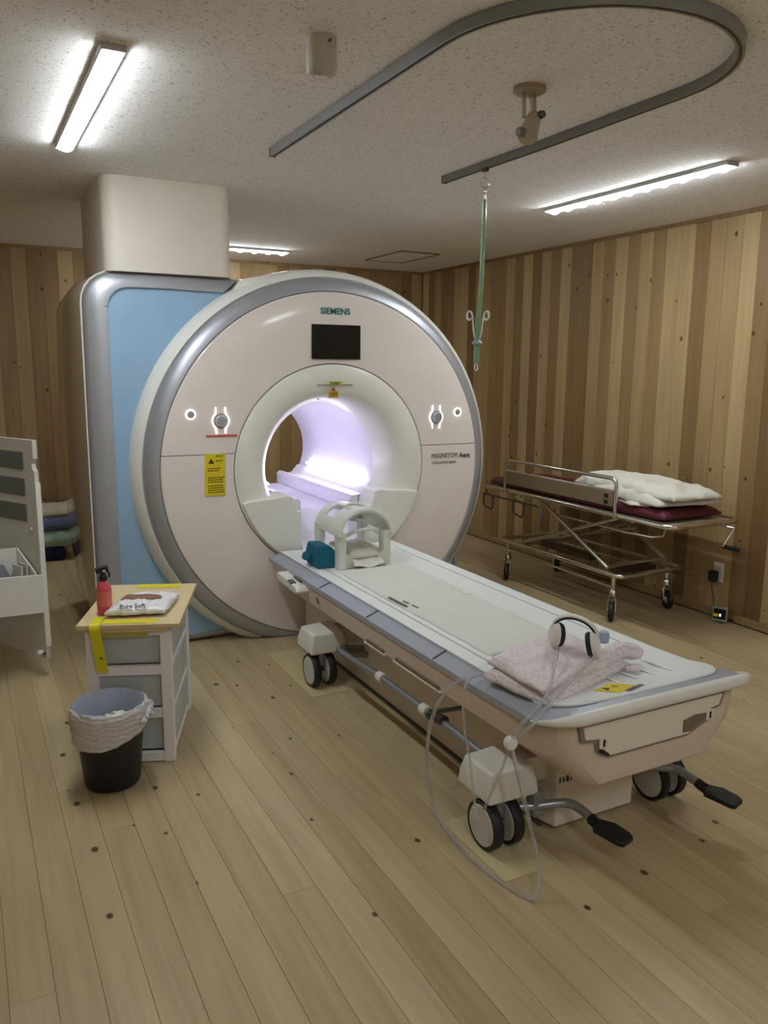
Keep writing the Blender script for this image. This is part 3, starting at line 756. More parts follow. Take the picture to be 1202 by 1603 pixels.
# pedals
def pedal(pts, pad, ang):
    a = MB().tube(pts, .0155, 12).build('pedal_arm', PIPE, pt)
    px, py, pz = pad
    rm = Euler((R(6), 0, R(ang))).to_matrix()
    MB().tube([pts[-1], tuple(Vector(pad)+rm @ Vector((0, .02, 0)))], .018, 10).build('pedal_sleeve', BLACK, a)
    pp = [(1.12*u_, 1.12*v_) for u_, v_ in [(-.035, .005), (-.030, -.075), (-.020, -.088), (.026, -.088), (.036, -.070), (.040, -.020), (.022, .012), (.012, .040), (-.012, .040), (-.020, .012)]]
    vs = [rm @ Vector((q[0], q[1], -.009))+Vector(pad) for q in pp]+[rm @ Vector((q[0], q[1], .009))+Vector(pad) for q in pp]
    n_ = len(pp)
    MB().add(vs, [tuple(reversed(range(n_))), tuple(range(n_, 2*n_))]+[(k, (k+1) % n_, (k+1) % n_+n_, k+n_) for k in range(n_)]).build('pedal_pad', BLACK, a, bevel=.004, smooth=True)
pedal([(1.54, 1.965, .125), (1.60, 1.935, .128), (1.64, 1.915, .135), (1.675, 1.895, .140), (1.695, 1.872, .140), (1.700, 1.84, .137), (1.703, 1.795, .130)], (1.706, 1.752, .124), 14)
pedal([(2.0, 1.975, .155), (2.06, 1.93, .16), (2.10, 1.90, .165), (2.135, 1.875, .165), (2.155, 1.85, .163), (2.160, 1.81, .157), (2.163, 1.775, .150)], (2.168, 1.725, .143), 16)
MB().box((1.60, 1.95, .135), (.05, .05, .09)).build('pedal_bracket', mat('fork_grey'), pt, bevel=.01)

# floor mats under the wheels
fm = MB().box((1.476, 3.69, .002), (.19, .66, .004)).build('floor_mat', MATF, None, smooth=False)
tag(fm, 'pale floor protection sheet under the table wheel next to the scanner', 'floor mat', 'floor sheets under the table wheels')
fm = MB().box((1.470, 1.985, .002), (.195, .37, .004)).build('floor_mat', MATF, None, smooth=False)
tag(fm, 'pale floor protection sheet under the near left wheel of the table', 'floor mat', 'floor sheets under the table wheels')

# ------------------------------------------------------------------ ON THE TABLE
pad = MB().pillow([(1.625, 2.255), (1.995, 2.325), (2.02, 3.62), (1.625, 3.62)], .5305, .014, 24, 60, p=14, amp=.0035, fr=7, under=0)
po = pad.build('table_pad', PADM, None, angle=60); tag(po, 'thin off-white foam pad lying along the middle of the patient table', 'pad')
MB().tube([(1.63, 2.262, .541), (1.72, 2.275, .5425), (1.82, 2.29, .544), (1.92, 2.31, .547), (1.99, 2.33, .543)], [.005, .008, .010, .009, .005], 8).build('folded_hem', PADM, po)
for (xx, yy, l_) in ((1.632, 2.985, .16), (1.66, 2.96, .05), (1.665, 2.89, .05)):
    MB().box((xx, yy, .5455), (.010, l_, .0016), (0, 0, R(2))).build('strap_slot', SEAM, po, smooth=False)
MB().box((1.985, 3.02, .5455), (.035, .16, .003), (0, 0, R(-4))).build('edge_patch', PLW, po, bevel=.001)

# head coil
hc = thing('head_coil', (1.80, 3.82, .533), 'white head coil frame standing on the table at the bore opening', 'head coil')
HX, HY = 1.797, 3.66
HM = mat('coil_white', rgb(226, 226, 218), .3, coat=.2)
# base cradle
cr = []
for y in (HY-.02, HY+.32):
    s_ = [(HX-.145, y, .534), (HX-.145, y, .61), (HX-.105, y, .615)]
    for k in range(1, 8):
        a = R(180+180*k/8); s_.append((HX+.10*math.cos(a), y, .62+.055*math.sin(a)))
    s_ += [(HX+.105, y, .615), (HX+.145, y, .61), (HX+.145, y, .534)]
    cr.append(s_)
MB().loft(cr).build('coil_base', HM, hc, bevel=.004)
for sg in (-1, 1):
    MB().prism(rrect(HX+sg*.128-.022, HY-.03, HX+sg*.128+.022, HY+.05, .018, 4), .534, .72, 'xy').build('coil_post', HM, hc, bevel=.004)
    MB().prism(rrect(HX+sg*.128-.020, HY+.24, HX+sg*.128+.020, HY+.32, .016, 4), .60, .73, 'xy').build('coil_post', HM, hc, bevel=.004)
# upper arch shell with eye window
def shell(y0, y1, r0, r1, a0, a1, zc, ny, na, hole=None, th=.012, name='coil_shell', sq=1.0):
    vs = []; fs = []
    for j in range(ny+1):
        y = y0+(y1-y0)*j/ny; r = r0+(r1-r0)*(j/ny)
        for i in range(na+1):
            a = R(a0+(a1-a0)*i/na); vs.append((HX+r*math.cos(a), y+.02*math.sin(a), zc+r*sq*math.sin(a)))
    for j in range(ny):
        for i in range(na):
            if hole and hole(i/na, j/ny): continue
            k = j*(na+1)+i; fs.append((k, k+1, k+na+2, k+na+1))
    return MB().add(vs, fs).build(name, HM, hc, angle=60, solid=th)
shell(HY-.03, HY+.30, .152, .140, 0, 180, .705, 12, 24, lambda u, v: (.24 < u < .44 or .56 < u < .76) and .35 < v < .72, sq=.85)
shell(HY+.29, HY+.36, .142, .09, 0, 180, .705, 4, 24, None, sq=.85)
# rim of the front arch, nose bridge
MB().tube([(HX+.150*math.cos(R(a)), HY-.03+.02*math.sin(R(a)), .705+.150*.85*math.sin(R(a))) for a in range(0, 181, 12)], .012, 8).build('coil_rim', HM, hc)
MB().tube([(HX-.09, HY+.02, .70), (HX-.06, HY-.01, .725), (HX, HY-.02, .735), (HX+.06, HY-.01, .725), (HX+.09, HY+.02, .70)], .010, 8).build('coil_bridge', HM, hc)
MB().tube([(HX+.05*math.cos(R(a)), HY+.10+.05*math.sin(R(a)), .835+.008*math.sin(R(a))) for a in range(0, 360, 20)], .008, 8, closed=True).build('coil_ring', HM, hc)
# inner head cushion + paper
MB().pillow([(HX-.095, HY-.015), (HX+.095, HY-.015), (HX+.09, HY+.28), (HX-.09, HY+.28)], .574, .055, 14, 14, p=3, amp=.004, fr=14, zt=lambda u, v: .03*abs(2*u-1)**2).build('head_cushion', CLOTHW, hc)
vs = []; fs = []
for j in range(9):
    for i in range(11):
        u, v = i/10, j/8
        x = HX-.085+.17*u+.008*math.sin(v*5); y = HY-.036-.035*(1-v)+.10*v; z = .548+.075*v**1.3+.012*abs(2*u-1)**2*(1-v)+.003*math.sin(u*9+v*4)
        vs.append((x, y, z))
for j in range(8):
    for i in range(10):
        a = j*11+i; fs.append((a, a+1, a+12, a+11))
MB().add(vs, fs)  .build('paper_sheet', PLW, hc, angle=80, solid=.0015)
# teal cushion
tcn = thing('foam_cushion', (1.59, 3.78, .533), 'teal foam wedge cushion lying left of the white head coil', 'cushion')
MB().prism([(1.555, .534), (1.648, .534), (1.658, .57), (1.652, .625), (1.628, .650), (1.560, .655), (1.545, .60)], 3.70, 3.85).build('wedge', TEAL, tcn, bevel=.010, seg=3)
MB().box((1.540, 3.79, .585), (.050, .06, .045), (0, R(20), R(15))).build('lobe', TEAL, tcn, bevel=.014, seg=3)

# towel
tw = thing('folded_towel', (1.74, 2.0, .533), 'folded pink-grey waffle towel on the foot end of the table', 'towel')
MB().pillow([(1.47, 2.09), (1.515, 1.80), (1.985, 1.955), (1.87, 2.215)], .531, .048, 40, 26, p=8, amp=.006, fr=12, seed=2, zt=lambda u, v: .012*math.sin(u*3)).build('bottom_fold', TOWEL, tw, angle=80)
MB().pillow([(1.495, 2.105), (1.50, 1.815), (1.955, 1.965), (1.88, 2.20)], .574, .042, 40, 26, p=6, amp=.008, fr=11, seed=5, zt=lambda u, v: .014*math.sin(u*5+1)).build('top_fold', TOWEL, tw, angle=80)
MB().tube([(1.78, 1.915, .575), (1.87, 1.95, .590), (1.93, 1.975, .598), (1.975, 1.99, .595), (2.03, 1.985, .580), (2.07, 1.975, .568)], [.012, .030, .036, .030, .034, .018], 12).build('rolled_end', TOWEL, tw, subsurf=1)
MB().tube([(1.93, 1.925, .552), (1.975, 1.905, .553), (2.00, 1.915, .552)], [.010, .014, .008], 10).build('loose_corner', TOWEL, tw, subsurf=1)
# call bulb
cb = MB().lathe([(.0001, .032), (.016, .029), (.021, .018), (.021, 0), (.019, -.010), (.0001, -.012)], (1.985, 2.085, .600), 18).build('call_bulb', mat('bulb_blue', rgb(158, 176, 198), .5), None)
tag(cb, 'small pale blue rubber call bulb behind the rolled towel end', 'call bulb')

# headset
hs = thing('headset', (1.78, 2.0, .61), 'white and black padded headset with clear air tubes lying on the towel', 'headset')
def cup(c, rot, s=1.0):
    rm = Euler(rot).to_matrix()
    def T(mb): mb.v = [tuple(rm @ Vector(v)+Vector(c)) for v in mb.v]; return mb
    m1 = MB().lathe([(.0001, .030), (.030, .028), (.043, .018), (.047, .004), (.046, -.004), (.0001, -.006)], (0, 0, 0), 28); m1.v = [(v[0], v[1]*1.18, v[2]) for v in m1.v]
    o = T(m1).build('ear_cup', PLW, hs)
    m2 = MB().lathe([(.026, -.005), (.044, -.005), (.047, -.013), (.042, -.024), (.030, -.025), (.026, -.016)], (0, 0, 0), 28); m2.v = [(v[0], v[1]*1.18, v[2]) for v in m2.v]
    T(m2).build('ear_pad', BLACK, o)
# cups face each other, right one turned towards the foot end
HA = Vector((1.732, 2.045, .668)); HB_ = Vector((1.818, 1.955, .650))
hax = (HB_-HA).normalized()
def cup(c, nrm):
    z = Vector(nrm).normalized(); x = Vector((0, 0, 1)).cross(z).normalized(); y = z.cross(x)
    rm = Matrix((x, y, z)).transposed()
    def T(mb): mb.v = [tuple(rm @ Vector((v[0]*.76, v[1]*.92, v[2]*.8))+Vector(c)) for v in mb.v]; return mb
    o = T(MB().lathe([(.0001, .026), (.028, .025), (.041, .018), (.047, .006), (.047, -.004), (.0001, -.006)], (0, 0, 0), 28)).build('ear_cup', PLW, hs)
    T(MB().lathe([(.022, -.005), (.044, -.005), (.047, -.013), (.042, -.026), (.030, -.027), (.022, -.016)], (0, 0, 0), 28)).build('ear_pad', BLACK, o)
cup(HA, (-.95, .30, .10)); cup(HB_, (.66, -.75, .22))
def band(off, r_, w_, name, material):
    A = HA+Vector((0, 0, .025)); B = HB_+Vector((0, 0, .025)); mid = (A+B)/2; half = (B-A).length/2; ax = (B-A).normalized(); secs = []
    side = ax.cross(Vector((0, 0, 1))).normalized()
    for k in range(17):
        a = R(180-180*k/16)
        c = mid+ax*(half+.008+off)*math.cos(a)+Vector((0, 0, 1))*(.045+off)*math.sin(a)-side*.018*math.sin(a)
        rad = (ax*math.cos(a)+Vector((0, 0, 1))*math.sin(a)).normalized()
        secs.append([c+side*w_+rad*r_, c-side*w_+rad*r_, c-side*w_-rad*r_, c+side*w_-rad*r_])
    MB().loft([[tuple(p) for p in s_] for s_ in secs]).build(name, material, hs, bevel=.001)
band(.006, .003, .014, 'headband', PLW)
band(-.001, .004, .013, 'band_padding', BLACK)
# air tubes
def smooth_path(pts, sub=6):
    P = [Vector(p) for p in pts]; out = []
    for i in range(len(P)-1):
        p0 = P[max(i-1, 0)]; p1 = P[i]; p2 = P[i+1]; p3 = P[min(i+2, len(P)-1)]
        for k in range(sub):
            t = k/sub
            out.append(.5*((2*p1)+(-p0+p2)*t+(2*p0-5*p1+4*p2-p3)*t*t+(-p0+3*p1-3*p2+p3)*t**3))
    out.append(P[-1]); return out
JX, JY, JZ = 1.368, 1.795, .465
t1 = [(1.725, 2.03, .635), (1.68, 1.97, .640), (1.60, 1.89, .622), (1.53, 1.82, .612), (1.46, 1.77, .585), (1.405, 1.765, .55), (1.375, 1.78, .51), (JX, JY, JZ+.012)]
t2 = [(1.815, 1.945, .62), (1.78, 1.90, .635), (1.70, 1.86, .622), (1.62, 1.82, .612), (1.53, 1.775, .60), (1.455, 1.745, .578), (1.415, 1.745, .54), (1.385, 1.77, .50), (JX+.004, JY, JZ+.012)]
for i, t_ in enumerate((t1, t2)):
    MB().tube(smooth_path(t_), .005, 8).build('air_tube', CLEAR, hs)
MB().lathe([(.0001, -.016), (.018, -.012), (.023, 0), (.018, .012), (.0001, .016)], (JX, JY, JZ), 20, 'y').build('tube_joint', PLW, hs)
# long loop: from joint down to the floor, round and back up over the table edge
loop = [(JX+.004, JY, JZ-.015), (1.385, 1.77, .36), (1.41, 1.74, .22), (1.425, 1.71, .10), (1.41, 1.69, .03), (1.385, 1.70, .008), (1.36, 1.79, .007), (1.345, 1.90, .007), (1.345, 2.02, .007), (1.36, 2.14, .012), (1.352, 2.20, .06), (1.335, 2.215, .18), (1.335, 2.21, .32), (1.36, 2.19, .44), (1.415, 2.16, .515), (1.44, 2.145, .528)]
MB().tube(smooth_path(loop), .006, 8).build('air_tube', CLEAR, hs)
loop2 = [(JX-.004, JY, JZ-.015), (1.375, 1.86, .32), (1.378, 1.93, .18), (1.378, 1.955, .12), (1.376, 1.98, .16), (1.378, 2.02, .30), (1.39, 2.08, .42), (1.42, 2.12, .515), (1.47, 2.13, .536), (1.52, 2.10, .548)]
MB().tube(smooth_path(loop2), .0045, 8).build('air_tube', CLEAR, hs)

# ------------------------------------------------------------------ DRAWER CART
ct = thing('drawer_cart', (.604, 3.331, 0), 'white plastic three-drawer cart with a wooden board on top', 'drawer cart', rz=-21, local=True)
BZ = .582
MB().box((0, 0, BZ-.009), (.385, .585, .018)).build('top_board', PADBOARD, ct, bevel=.002)
MB().box((0, -.275, BZ-.026), (.30, .018, .016)).build('board_cleat', PADBOARD, ct, bevel=.001)
x0, x1, y0, y1 = -.165, .150, -.265, .265
for (xx, yy) in ((x0, y0), (x1, y0), (x0, y1), (x1, y1)):
    MB().box((xx-(.0 if xx < 0 else .018)+(.018 if xx < 0 else 0), yy+(.02 if yy < 0 else -.02), (BZ-.035)/2), (.042, .04, BZ-.035)).build('leg', FRAMEW, ct, bevel=.003)
for zz in (.022, .205, .385, .545):
    for yy in (y0+.012, y1-.012):
        MB().box(((x0+x1)/2, yy, zz), (x1-x0-.03, .02, .038)).build('cross_rail', FRAMEW, ct, bevel=.002)
    MB().box((x0+.012, 0, zz), (.02, y1-y0-.04, .036)).build('side_rail', FRAMEW, ct, bevel=.002)
    MB().box((x1-.02, 0, zz-.004), (.03, y1-y0-.04, .020)).build('side_rail', FRAMEW, ct, bevel=.002)
for k in range(3):
    z0 = .030+k*.181
    dr = MB().prism(rrect(x0+.03, y0+.028, x1-.004, y1-.028, .01, 2), z0+.014, z0+.150, 'xy').build('drawer', DRW, ct, bevel=.003)
    # bulging front
    secs = []
    for (zz, b_) in ((z0-.012, .030), (z0+.02, .046), (z0+.075, .054), (z0+.12, .050), (z0+.160, .040)):
        secs.append([(x1-.004, y0+.006, zz), (x1+b_-.012, y0+.012, zz), (x1+b_, y0+.05, zz), (x1+b_+.004, 0, zz), (x1+b_, y1-.05, zz), (x1+b_-.012, y1-.012, zz), (x1-.004, y1-.006, zz)])
    MB().loft(secs).build('drawer_front', FRAMEW, dr, bevel=.003, angle=50)
MB().box((0, -.255, BZ+.0012), (.20, .05, .002)).build('tape', YEL2, ct, smooth=False)
MB().box((.03, .255, BZ+.0012), (.19, .06, .002)).build('tape', YEL2, ct, smooth=False)
MB().box((-.03, -.2715, BZ-.045), (.20, .002, .022)).build('tape', mat('dull_tape', rgb(190, 176, 90), .5), ct, smooth=False)
MB().box((.01, -.2, BZ+.001), (.10, .09, .0015), (0, 0, R(20))).build('pink_stain', mat('faded_pink_mark', rgb(208, 160, 130), .5), ct, smooth=False)
# world position helper for things standing on the cart
def cw(lx, ly, z): 
    a = R(-21); return (.604+lx*math.cos(a)-ly*math.sin(a), 3.331+lx*math.sin(a)+ly*math.cos(a), z)
# yellow strap hooked over the front edge
sx0, sy0, _ = cw(-.115, -.296, 0)
sp = []
for (ly, z) in ((-.20, BZ+.003), (-.285, BZ+.004), (-.299, BZ-.002), (-.302, BZ-.02), (-.296, .50), (-.291, .43), (-.289, .39)):
    for lx in (-.142+(.58-z)*.10, -.103+(.58-z)*.12): sp.append(cw(lx, ly, z))
fs = [(2*k, 2*k+1, 2*k+3, 2*k+2) for k in range(6)]
ys_ = MB().add(sp, fs).build('yellow_strap', YEL2, None, angle=60, solid=.003)
tag(ys_, 'bright yellow strap hooked over the left front edge of the cart top', 'strap')
hx, hy, _ = cw(-.104, -.2935, 0)
MB().lathe([(.0001, -.001), (.005, -.001), (.005, .001)], (hx, hy-.002, .452), 10, 'y').build('rivet', DSTEEL, ys_)
# spray bottle
bx, by, _ = cw(-.115, -.145, 0)
sb = thing('spray_bottle', (bx, by, BZ), 'pink spray bottle with a black trigger head on the cart', 'spray bottle')
bt = MB().lathe([(.0001, 0), (.026, .001), (.029, .006), (.029, .022), (.0275, .026), (.029, .030), (.029, .100), (.026, .116), (.018, .130), (.0125, .136), (.0125, .142)], (bx, by, BZ+.001), 24).build('bottle', REDLIQ, sb)
MB().lathe([(.0296, .035), (.0296, .098)], (bx, by, BZ+.001), 24, 'z', 180, 350).build('bottle_label', REDLAB, bt)
MB().lathe([(.0001, .138), (.0150, .138), (.0150, .156), (.011, .160), (.0001, .160)], (bx, by, BZ), 16).build('cap_collar', BLACK, sb)
MB().box((bx-.004, by, BZ+.182), (.048, .022, .024), (0, R(-10), 0)).build('spray_head', BLACK, sb, bevel=.004)
MB().tube([(bx, by, BZ+.158), (bx, by, BZ+.176)], .009, 10).build('neck', BLACK, sb)
MB().tube([(bx+.014, by, BZ+.178), (bx+.024, by, BZ+.162), (bx+.022, by, BZ+.148)], .004, 8).build('trigger', BLACK, sb)
MB().box((bx+.003, by-.012, BZ+.178), (.010, .003, .008)).build('nozzle_mark', PLW, sb, smooth=False)
# wipes packet
pk = thing('wipes_packet', cw(.03, -.10, BZ), 'crinkled glossy packet of wet wipes with brown stripe on the cart', 'wipes packet')
q = [cw(-.105, -.215, 0)[:2], cw(.125, -.20, 0)[:2], cw(.150, .045, 0)[:2], cw(-.065, .035, 0)[:2]]
MB().pillow(q, BZ+.0025, .046, 30, 24, p=3, amp=.010, fr=22, seed=8).build('packet', FOILW, pk, angle=80)
q2 = [cw(-.060, -.115, 0)[:2], cw(.095, -.105, 0)[:2], cw(.095, -.065, 0)[:2], cw(-.050, -.055, 0)[:2]]
MB().pillow(q2, BZ+.040, .0165, 16, 6, p=6, amp=.003, fr=22, seed=8).build('brown_stripe', BROWN, pk, angle=80)
text('packet_lettering', 'Pure Soft', .026, (cw(-.045, -.212, 0)[0], cw(-.045, -.212, 0)[1], BZ+.040), (R(42), 0, R(-13)), BLKINK, pk, bold=.0004)

# ------------------------------------------------------------------ WASTE BIN
bn = thing('waste_bin', (.404, 2.972, 0), 'black waste bin lined with a white plastic bag in front of the cart', 'waste bin')
MB().lathe([(.0001, .004), (.085, .004), (.098, .010), (.102, .02), (.126, .300), (.129, .300), (.129, .308), (.124, .308), (.098, .025), (.0001, .02)], (.404, 2.972, 0), 40).build('bin_body', BLACK, bn)
def bag_mat():
    if 'bag_white' in MATS: return MATS['bag_white']
    M = mat('bag_white', rgb(212, 208, 214), .35); nt = M.node_tree; b = nt.nodes['Principled BSDF']
    tc = nt.nodes.new('ShaderNodeTexCoord'); wv = nt.nodes.new('ShaderNodeTexWave'); wv.bands_direction = 'Z'
    wv.inputs['Scale'].default_value = 16; wv.inputs['Distortion'].default_value = 9; wv.inputs['Detail'].default_value = 2; wv.inputs['Detail Scale'].default_value = .8
    nt.links.new(tc.outputs['Object'], wv.inputs['Vector'])
    bp = nt.nodes.new('ShaderNodeBump'); bp.inputs['Strength'].default_value = .5; bp.inputs['Distance'].default_value = .005
    nt.links.new(wv.outputs['Color'], bp.inputs['Height']); nt.links.new(bp.outputs[0], b.inputs['Normal'])
    return M
def liner():
    vs = []; fs = []; n = 48
    prof = [(.090, .06), (.100, .14), (.112, .22), (.119, .302), (.129, .324), (.139, .315), (.140, .303), (.140, .291), (.139, .279), (.138, .267), (.137, .255), (.136, .243), (.134, .232)]
    for j, (r, z) in enumerate(prof):
        for k in range(n):
            a = 2*math.pi*k/n
            rr_ = r+(.004*noise.noise(Vector((math.cos(a)*4, math.sin(a)*4, z*14)))+.0025*math.sin(a*17+z*40)+(.0035*math.sin(z*190+math.sin(a*2)*3) if j > 5 else 0))*(1 if j > 3 else .8)
            zz = z
            if j > 4: zz = z+ (z-.322)*(.15+.45*math.cos(a-R(215)))*.9+.006*noise.noise(Vector((a*2, j, 0)))
            vs.append((.404+rr_*math.cos(a), 2.972+rr_*math.sin(a), zz))
    for j in range(len(prof)-1):
        for k in range(n): k2 = (k+1) % n; fs.append((j*n+k, j*n+k2, (j+1)*n+k2, (j+1)*n+k))
    inner = [f for f in fs if f[0] < 4*n]; outer = [f for f in fs if f[0] >= 4*n]
    MB().add(vs, outer).build('bag_cuff', bag_mat(), bn, angle=80, solid=.001)
    MB().add(vs, inner).build('bag_lining', BAGIN, bn, angle=80, solid=.001)
liner()
kn = MB()
for k in range(7):
    a = R(-45+8*k); r = .143; kn.pillow([(.404+r*math.cos(a)-.012, 2.972+r*math.sin(a)-.012), (.404+r*math.cos(a)+.014, 2.972+r*math.sin(a)-.010), (.404+r*math.cos(a)+.012, 2.972+r*math.sin(a)+.012), (.404+r*math.cos(a)-.012, 2.972+r*math.sin(a)+.010)], .255+.006*(k % 3)+.002*k, .028, 6, 6, p=2.5, amp=.010, fr=60, seed=k)
kn.build('bag_knot', mat('bag_white'), bn, angle=80)
wp = MB()
for k in range(5):
    x = .39+.018*k-.02*(k % 2); y = 2.957+.02*math.sin(k*2.1)
    wp.pillow([(x-.035, y-.03), (x+.03, y-.035), (x+.035, y+.03), (x-.03, y+.03)], .205+.012*(k % 3), .055, 8, 8, p=2.5, amp=.022, fr=28, seed=k*3)
wo = wp.build('crumpled_paper', CLOTHW, None, angle=20); tag(wo, 'crumpled white paper lying inside the lined waste bin', 'waste paper')
MB().add([(.345, 2.91, .03), (.465, 2.91, .03), (.465, 3.03, .03), (.345, 3.03, .03), (.345, 2.91, .215), (.455, 2.91, .21), (.455, 3.02, .20), (.345, 3.02, .21)], [(0, 1, 5, 4), (1, 2, 6, 5), (2, 3, 7, 6), (3, 0, 4, 7), (4, 5, 6, 7), (0, 3, 2, 1)]).build('paper_heap', CLOTHW, wo, smooth=False)

# ------------------------------------------------------------------ STORAGE CABINET (left edge)
cbn = thing('storage_cabinet', (.295, 4.18, 0), 'tall pale grey cabinet panel with dark grey slots at the left edge', 'storage cabinet', rz=29, local=True)
# local y runs back along the panel; panel thickness in x; face looks to -x/-y side (towards the viewer's left)
PH0, PH1 = .105, 1.20
# outer outline with notch at the near top edge
pl = [(0, PH0), (0, .99+.06), (.012, 1.06), (.018, 1.085), (.008, 1.10), (0, 1.11), (0, PH1), (.62, PH1), (.62, PH0)]
pan = MB().prism([(p[0], p[1]) for p in pl], -.012, .012, 'yz').build('side_panel', PANG, cbn, bevel=.002)
MB().box((0, -.003, .58), (.027, .008, PH1-PH0-.27)).build('edge_strip', PLW, cbn, bevel=.001)
for zz in (1.095, .965, .838):
    MB().box((-.0135, .33, zz), (.006, .50, .088)).build('dark_slot', LOUV, cbn, bevel=.003)
MB().box((-.014, .030, .13), (.012, .05, .012)).build('latch', DSTEEL, cbn, bevel=.002)
MB().lathe([(.0001, -.030), (.013, -.028), (.015, -.014), (.012, 0)], (-.014, .030, .135), 14, 'x').build('latch_knob', PLW, cbn)
MB().lathe([(.0001, -.008), (.010, -.006), (.011, 0)], (-.014, .05, .76), 12, 'x').build('screw_cap', PANG, cbn)
# body of the cabinet, mostly outside the frame
MB().box((-.33, .60, .66), (.62, .05, 1.05)).build('back_panel', PANG, cbn, bevel=.003)
MB().box((-.64, .33, .66), (.024, .56, 1.05)).build('side_panel', PANG, cbn, bevel=.003)
for (xx, yy) in ((0.0, .56), (-.62, .56), (-.62, .10)):
    MB().lathe([(.0001, -.014), (.045, -.014), (.05, -.008), (.05, .008), (.045, .014), (.0001, .014)], (xx, yy, .051), 20, 'x').build('caster', BLACK, cbn)
    MB().box((xx, yy, .095), (.03, .04, .06)).build('caster_fork', DSTEEL, cbn, bevel=.003)
# open tray
TA = R(-29)
def lw(x, y):  # world-aligned offset (relative to near edge) -> local coords
    return (x*math.cos(TA)-y*math.sin(TA), x*math.sin(TA)+y*math.cos(TA))
def quad(pts): return [lw(*p) for p in pts]
tz0, tz1 = .345, .540
fa = quad([(-.46, -.012+.02), (-.002, -.012), (-.002, .0), (-.46, .012+.02)])
MB().prism(fa, tz0, tz1, 'xy').build('tray_front', PLW, cbn, bevel=.003)
TD = .135
def ramp_wall(a, b, th, za0, za1, zb1, name):
    """thin upright wall from a to b (world-aligned offsets), top height za1 at a and zb1 at b"""
    d = (Vector((b[0], b[1], 0))-Vector((a[0], a[1], 0))).normalized(); n_ = Vector((-d.y, d.x, 0))*th
    P = []
    for (q_, z_) in ((a, za0), (b, za0), (b, zb1), (a, za1)):
        l0 = lw(q_[0], q_[1]); l1 = lw(q_[0]+n_.x, q_[1]+n_.y); P.append(((l0[0], l0[1], z_), (l1[0], l1[1], z_)))
    vs = [p[0] for p in P]+[p[1] for p in P]
    return MB().add(vs, [(0, 3, 2, 1), (4, 5, 6, 7), (0, 1, 5, 4), (1, 2, 6, 5), (2, 3, 7, 6), (3, 0, 4, 7)]).build(name, PLW, cbn, bevel=.002)
ramp_wall((-.46, TD), (-.105, TD), .006, tz0, .655, .655, 'tray_back')
ramp_wall((-.030, .004), (-.098, TD), .008, tz0, tz1+.01, .655, 'tray_side')
ramp_wall((-.46, .02), (-.46, TD), .008, tz0, tz1, .655, 'tray_side')
MB().prism(quad([(-.455, .008), (-.035, .008), (-.10, TD), (-.455, TD)]), tz0+.001, tz0+.01, 'xy').build('tray_bottom', PLW, cbn, smooth=False)
def trayw(x, y): return (.295+x, 4.18+y)
ax, ay = trayw(-.088, .066)
o = MB().box((ax, ay, .525), (.008, .085, .13), (0, R(4), R(24))).build('storage_folder', mat('folder_white', rgb(206, 206, 204), .5), None, bevel=.002)
tag(o, 'pale folder standing at the right side of the cabinet tray', 'folder', 'folders in the cabinet tray')
ax, ay = trayw(-.112, .066)
o = MB().box((ax, ay, .520), (.010, .085, .12), (0, R(4), R(24))).build('storage_folder', PANG, None, bevel=.002)
tag(o, 'grey ribbed folder standing second from the right in the cabinet tray', 'folder', 'folders in the cabinet tray')
ax, ay = trayw(-.178, .070)
o = MB().box((ax, ay, .530), (.055, .045, .11), (R(-12), R(-22), R(15))).build('packaged_item', mat('slate_item', rgb(120, 126, 138), .4), None, bevel=.006)
tag(o, 'slate grey packaged item lying tilted in the cabinet tray', 'package')
ax, ay = trayw(-.245, .070)
o = MB().tube([(ax-.03, ay, .55), (ax+.02, ay, .56)], .026, 14).build('bandage_roll', PLW, None, bevel=.004)
tag(o, 'white roll lying at the left in the cabinet tray', 'roll')
MB().tube([(ax-.005, ay, .36), (ax-.005, ay, .53)], .024, 12).build('roll_core', PLW, o)

# ------------------------------------------------------------------ CUSHION STACK
def stack(name, z0, t, x0, x1, y0, y1, m_, label, cat, amp=.006, seed=0):
    o = MB().pillow([(x0, y0), (x1, y0), (x1, y1), (x0, y1)], z0, t, 40, 16, p=40, amp=amp, fr=9, seed=seed, under=.35).build(name, m_, None, angle=70)
    tag(o, label, cat, 'folded bedding by the back wall')
stack('floor_cushion', .003, .115, -.10, .665, 6.78, 7.20, NAVY, 'navy blue cushion at the bottom of the stack by the back wall', 'cushion', .003, 1)
stack('folded_blanket', .118, .125, -.08, .82, 6.76, 7.19, MINT, 'mint green folded blanket above the navy cushion', 'blanket', .006, 2)
stack('folded_blanket', .240, .115, -.06, .80, 6.77, 7.19, SLATE, 'slate blue folded blanket above the mint one', 'blanket', .012, 3)
stack('folded_blanket', .350, .070, -.05, .78, 6.80, 7.19, BEIGEF, 'beige folded blanket on top of the bedding stack', 'blanket', .014, 4)

# ------------------------------------------------------------------ STRETCHER
sr = thing('stretcher', (3.79, 4.15, 0), 'chrome wheeled stretcher with maroon mattress along the right wood wall', 'stretcher')
XA, XB, YA, YZ = 3.505, 4.085, 3.20, 5.08
def T(pts, r, name, m_=STEEL, parent=sr, n=10, closed=False): return MB().tube(pts, r, n, closed).build(name, m_, parent)
rp = []
for (cx, cy, a0) in ((XB-.07, YZ-.07, 0), (XA+.07, YZ-.07, 90), (XA+.07, YA+.07, 180), (XB-.07, YA+.07, 270)):
    for k in range(6):
        a = R(a0+90*k/5); rp.append((cx+.07*math.cos(a), cy+.07*math.sin(a), .672))
T(rp, .0155, 'top_frame', closed=True)
MB().box(((XA+XB)/2, (YA+YZ)/2, .668), (XB-XA-.05, YZ-YA-.06, .012)).build('bed_panel', mat('bed_panel', rgb(170, 158, 132), .4), sr, bevel=.002)
